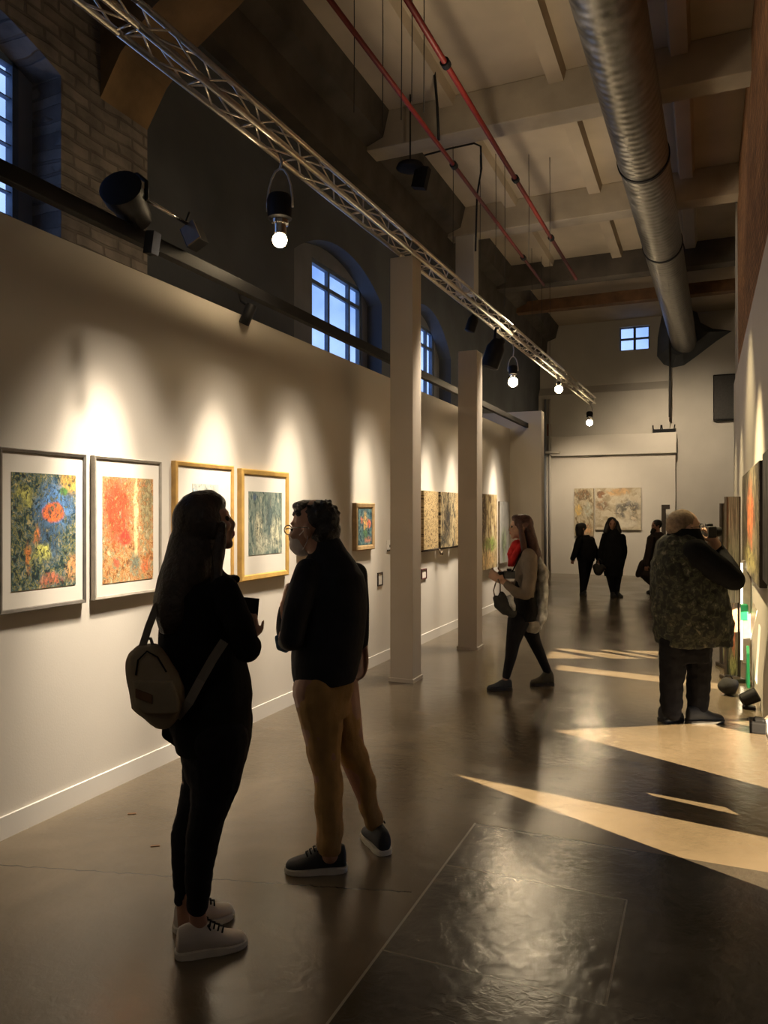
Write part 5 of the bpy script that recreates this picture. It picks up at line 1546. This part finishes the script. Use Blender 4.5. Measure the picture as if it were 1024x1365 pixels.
autosmooth(MB().lathe([(0.035, 0), (0.038, 0.05), (0.034, 0.06)], 20, Matrix.Translation((0.025, 0, 0)) @ Matrix.Rotation(R(90), 4, 'Y')).build('lens', M['black_metal'], t))

# ---------------------------------------------------------------- three people at the far wall
def far_person(px, fy, label, yaw, hb, k, head_y, coat, coat_secs, legs, arms, coat_m, hair_secs=None, hair_m=None, extra=None, hands=(), shoes=(), voxel=0.013):
    global F, q, lm
    F = Fig(px, fy); q, lm = F.q, F.lm
    B = Blob()
    H, rot = head_frame(q(*hb), yaw, 0, k)
    add_head(B, H, rot, k, True)
    B.limb([(H(-0.02, 0, 0.06), 0.05 * k), (H(-0.03, 0, -0.07), 0.05 * k)])
    B.loft([(c, a * 0.8, b * 0.8, t_) for (c, a, b, t_) in [F.sec(*s) for s in coat_secs]])
    for l_ in legs: B.limb([(p, r * 0.75) for p, r in lm(*l_)])
    for a_ in arms: B.limb([(p, r * 0.75) for p, r in lm(*a_)])
    for (w, d, n, th) in hands: add_hand(B, q(*w), d, n, 0.9 * k, (30, 35, 25), th)
    body = B.build('person', M['skin_dark'], None, voxel * 0.8, 2)
    F.place(body)
    tag(body, label, 'person')
    face_parts(H, rot, k, body, False)
    B = Blob()
    B.loft([F.sec(*s) for s in coat_secs])
    for a_ in arms: B.limb(lm(*a_))
    if extra: extra(B)
    B.build(coat, coat_m, body, voxel, 2, 0.008, 9)
    B = Blob()
    for l_ in legs: B.limb(lm(*l_))
    B.build('trousers', M['black_denim'], body, voxel, 2)
    B = Blob()
    B.ell(H(-0.025, 0, 0.145), (0.103 * k, 0.09 * k, 0.095 * k), rot)
    for s in (hair_secs or []): B.limb(lm(*s))
    B.build('hair', hair_m or M['hair_black'], body, 0.011, 2, 0.004, 25)
    for (h_, t_) in shoes: shoe(body, V((q(h_[0], fy).x, h_[1], 0)), V((q(t_[0], fy).x, t_[1], 0)), 0.05, 0.10, M['dark_shoe'], M['black_sole'], voxel=0.009)
    return body, H
far_person(778, 793, 'smaller person in a dark puffy coat holding one handle of the dark bag', R(200), (774.5, 711.5, 0), 0.92, 0, 'coat',
    [(748, 770, 792, 0.17), (740, 768, 793, 0.19), (727, 770, 793, 0.19), (719, 773, 790, 0.15), (713, 776, 785, 0.08)],
    [((778, 748, -0.05, 7.5), (777.5, 770, -0.04, 5), (776.5, 790, -0.03, 3.4)), ((784, 748, 0.08, 7.5), (781, 770, 0.08, 4.8), (777.5, 790, 0.08, 3.4))],
    [((772, 720, -0.14, 5), (768, 735, -0.16, 4.5), (763.5, 744, -0.15, 3.4)), ((788, 720, 0.12, 5), (794, 735, 0.13, 4.2), (797, 744, 0.05, 3))], M['black_cloth'],
    hair_secs=[((773, 703, 0, 6), (773, 712, 0, 5))], hands=[((763.5, 744, -0.15), (-0.1, 0, -1), (0.3, 1, 0), 1), ((797, 745, 0.04), (0.1, 0, -1), (0.6, -0.7, 0), -1)],
    shoes=[((780, -0.03), (773, -0.13)), ((781, 0.10), (775, 0.0))])
far_person(817, 795, 'taller person in a long dark coat, facing the camera at the far wall', R(-100), (816, 706.5, -0.03), 1.05, 0, 'coat',
    [(768, 806, 829, 0.17), (750, 804, 832, 0.19), (730, 804, 833, 0.18), (718, 806, 831, 0.17), (710, 809, 827, 0.13), (704, 812, 823, 0.09)],
    [((812.5, 762, 0, 6), (814.5, 778, 0, 3.9), (817, 791, 0, 3.2)), ((824, 762, 0.02, 6), (823.5, 778, 0.02, 3.9), (822.5, 791, 0.02, 3.2))],
    [((807, 714, 0, 4.5), (801, 733, -0.02, 3.6), (802, 752, -0.04, 2.8)), ((830, 716, 0, 4.5), (833, 735, 0, 3.6), (830, 752, -0.03, 2.8))], M['black_cloth'],
    hair_secs=[((812, 697, 0, 4), (808, 709, -0.05, 4)), ((821, 697, 0, 4), (825, 709, -0.05, 4))], hands=[((802, 752, -0.04), (0.05, -0.1, -1), (0.7, 0.4, 0), 1), ((830, 752, -0.03), (-0.05, -0.1, -1), (-0.7, 0.4, 0), -1)],
    shoes=[((817, 0.05), (815, -0.18)), ((822, 0.06), (825, -0.17))])
t0 = q(798, 757, -0.22)
t = tag(empty('carrier_bag', F.o + rz @ t0, YAW), 'small dark bag hanging between the two people at the far wall', 'bag')
B = Blob(); B.limb([(q(795, 756, -0.22) - t0, 0.07), (q(798, 761, -0.22) - t0, 0.09), (q(802, 757, -0.22) - t0, 0.07)])
B.build('bag_body', M['bag_cloth'], t, 0.012, 2)
MB().tube([q(794, 755, -0.22) - t0, q(796, 747, -0.22) - t0, q(799, 745, -0.22) - t0, q(802, 748, -0.22) - t0, q(803, 755, -0.22) - t0], 0.012, 8).build('handle', M['bag_cloth'], t, True)
far_person(866, 790, 'bearded person in a flaring dark coat, half hidden behind the photographing man', R(185), (875, 708, 0), 0.98, 0, 'coat',
    [(780, 866, 888, 0.22), (766, 851, 888, 0.24), (750, 857, 890, 0.23), (730, 863, 891, 0.21), (716, 866, 888, 0.18), (709, 870, 882, 0.10)],
    [((872, 765, -0.05, 6), (871, 778, -0.05, 4.5), (870, 787, -0.05, 4)), ((882, 765, 0.05, 6), (881, 778, 0.05, 4.5), (880, 787, 0.05, 4))],
    [((868, 718, -0.15, 5), (864, 738, -0.2, 4.2), (862, 752, -0.2, 3.4)), ((886, 718, 0.15, 5), (889, 738, 0.18, 4.2), (888, 752, 0.15, 3.4))], M['dark_coat'],
    hair_secs=[((872, 706, 0, 3.5), (870, 709, 0, 3))], extra=lambda B: B.limb(lm((858, 752, -0.05, 6), (851, 766, -0.05, 4))),
    hands=[((862, 753, -0.2), (-0.05, 0, -1), (0.4, 0.8, 0), 1), ((888, 753, 0.15), (0.05, 0, -1), (-0.4, -0.8, 0), -1)],
    shoes=[((873, -0.05), (860, -0.1)), ((884, 0.06), (872, 0.02))])
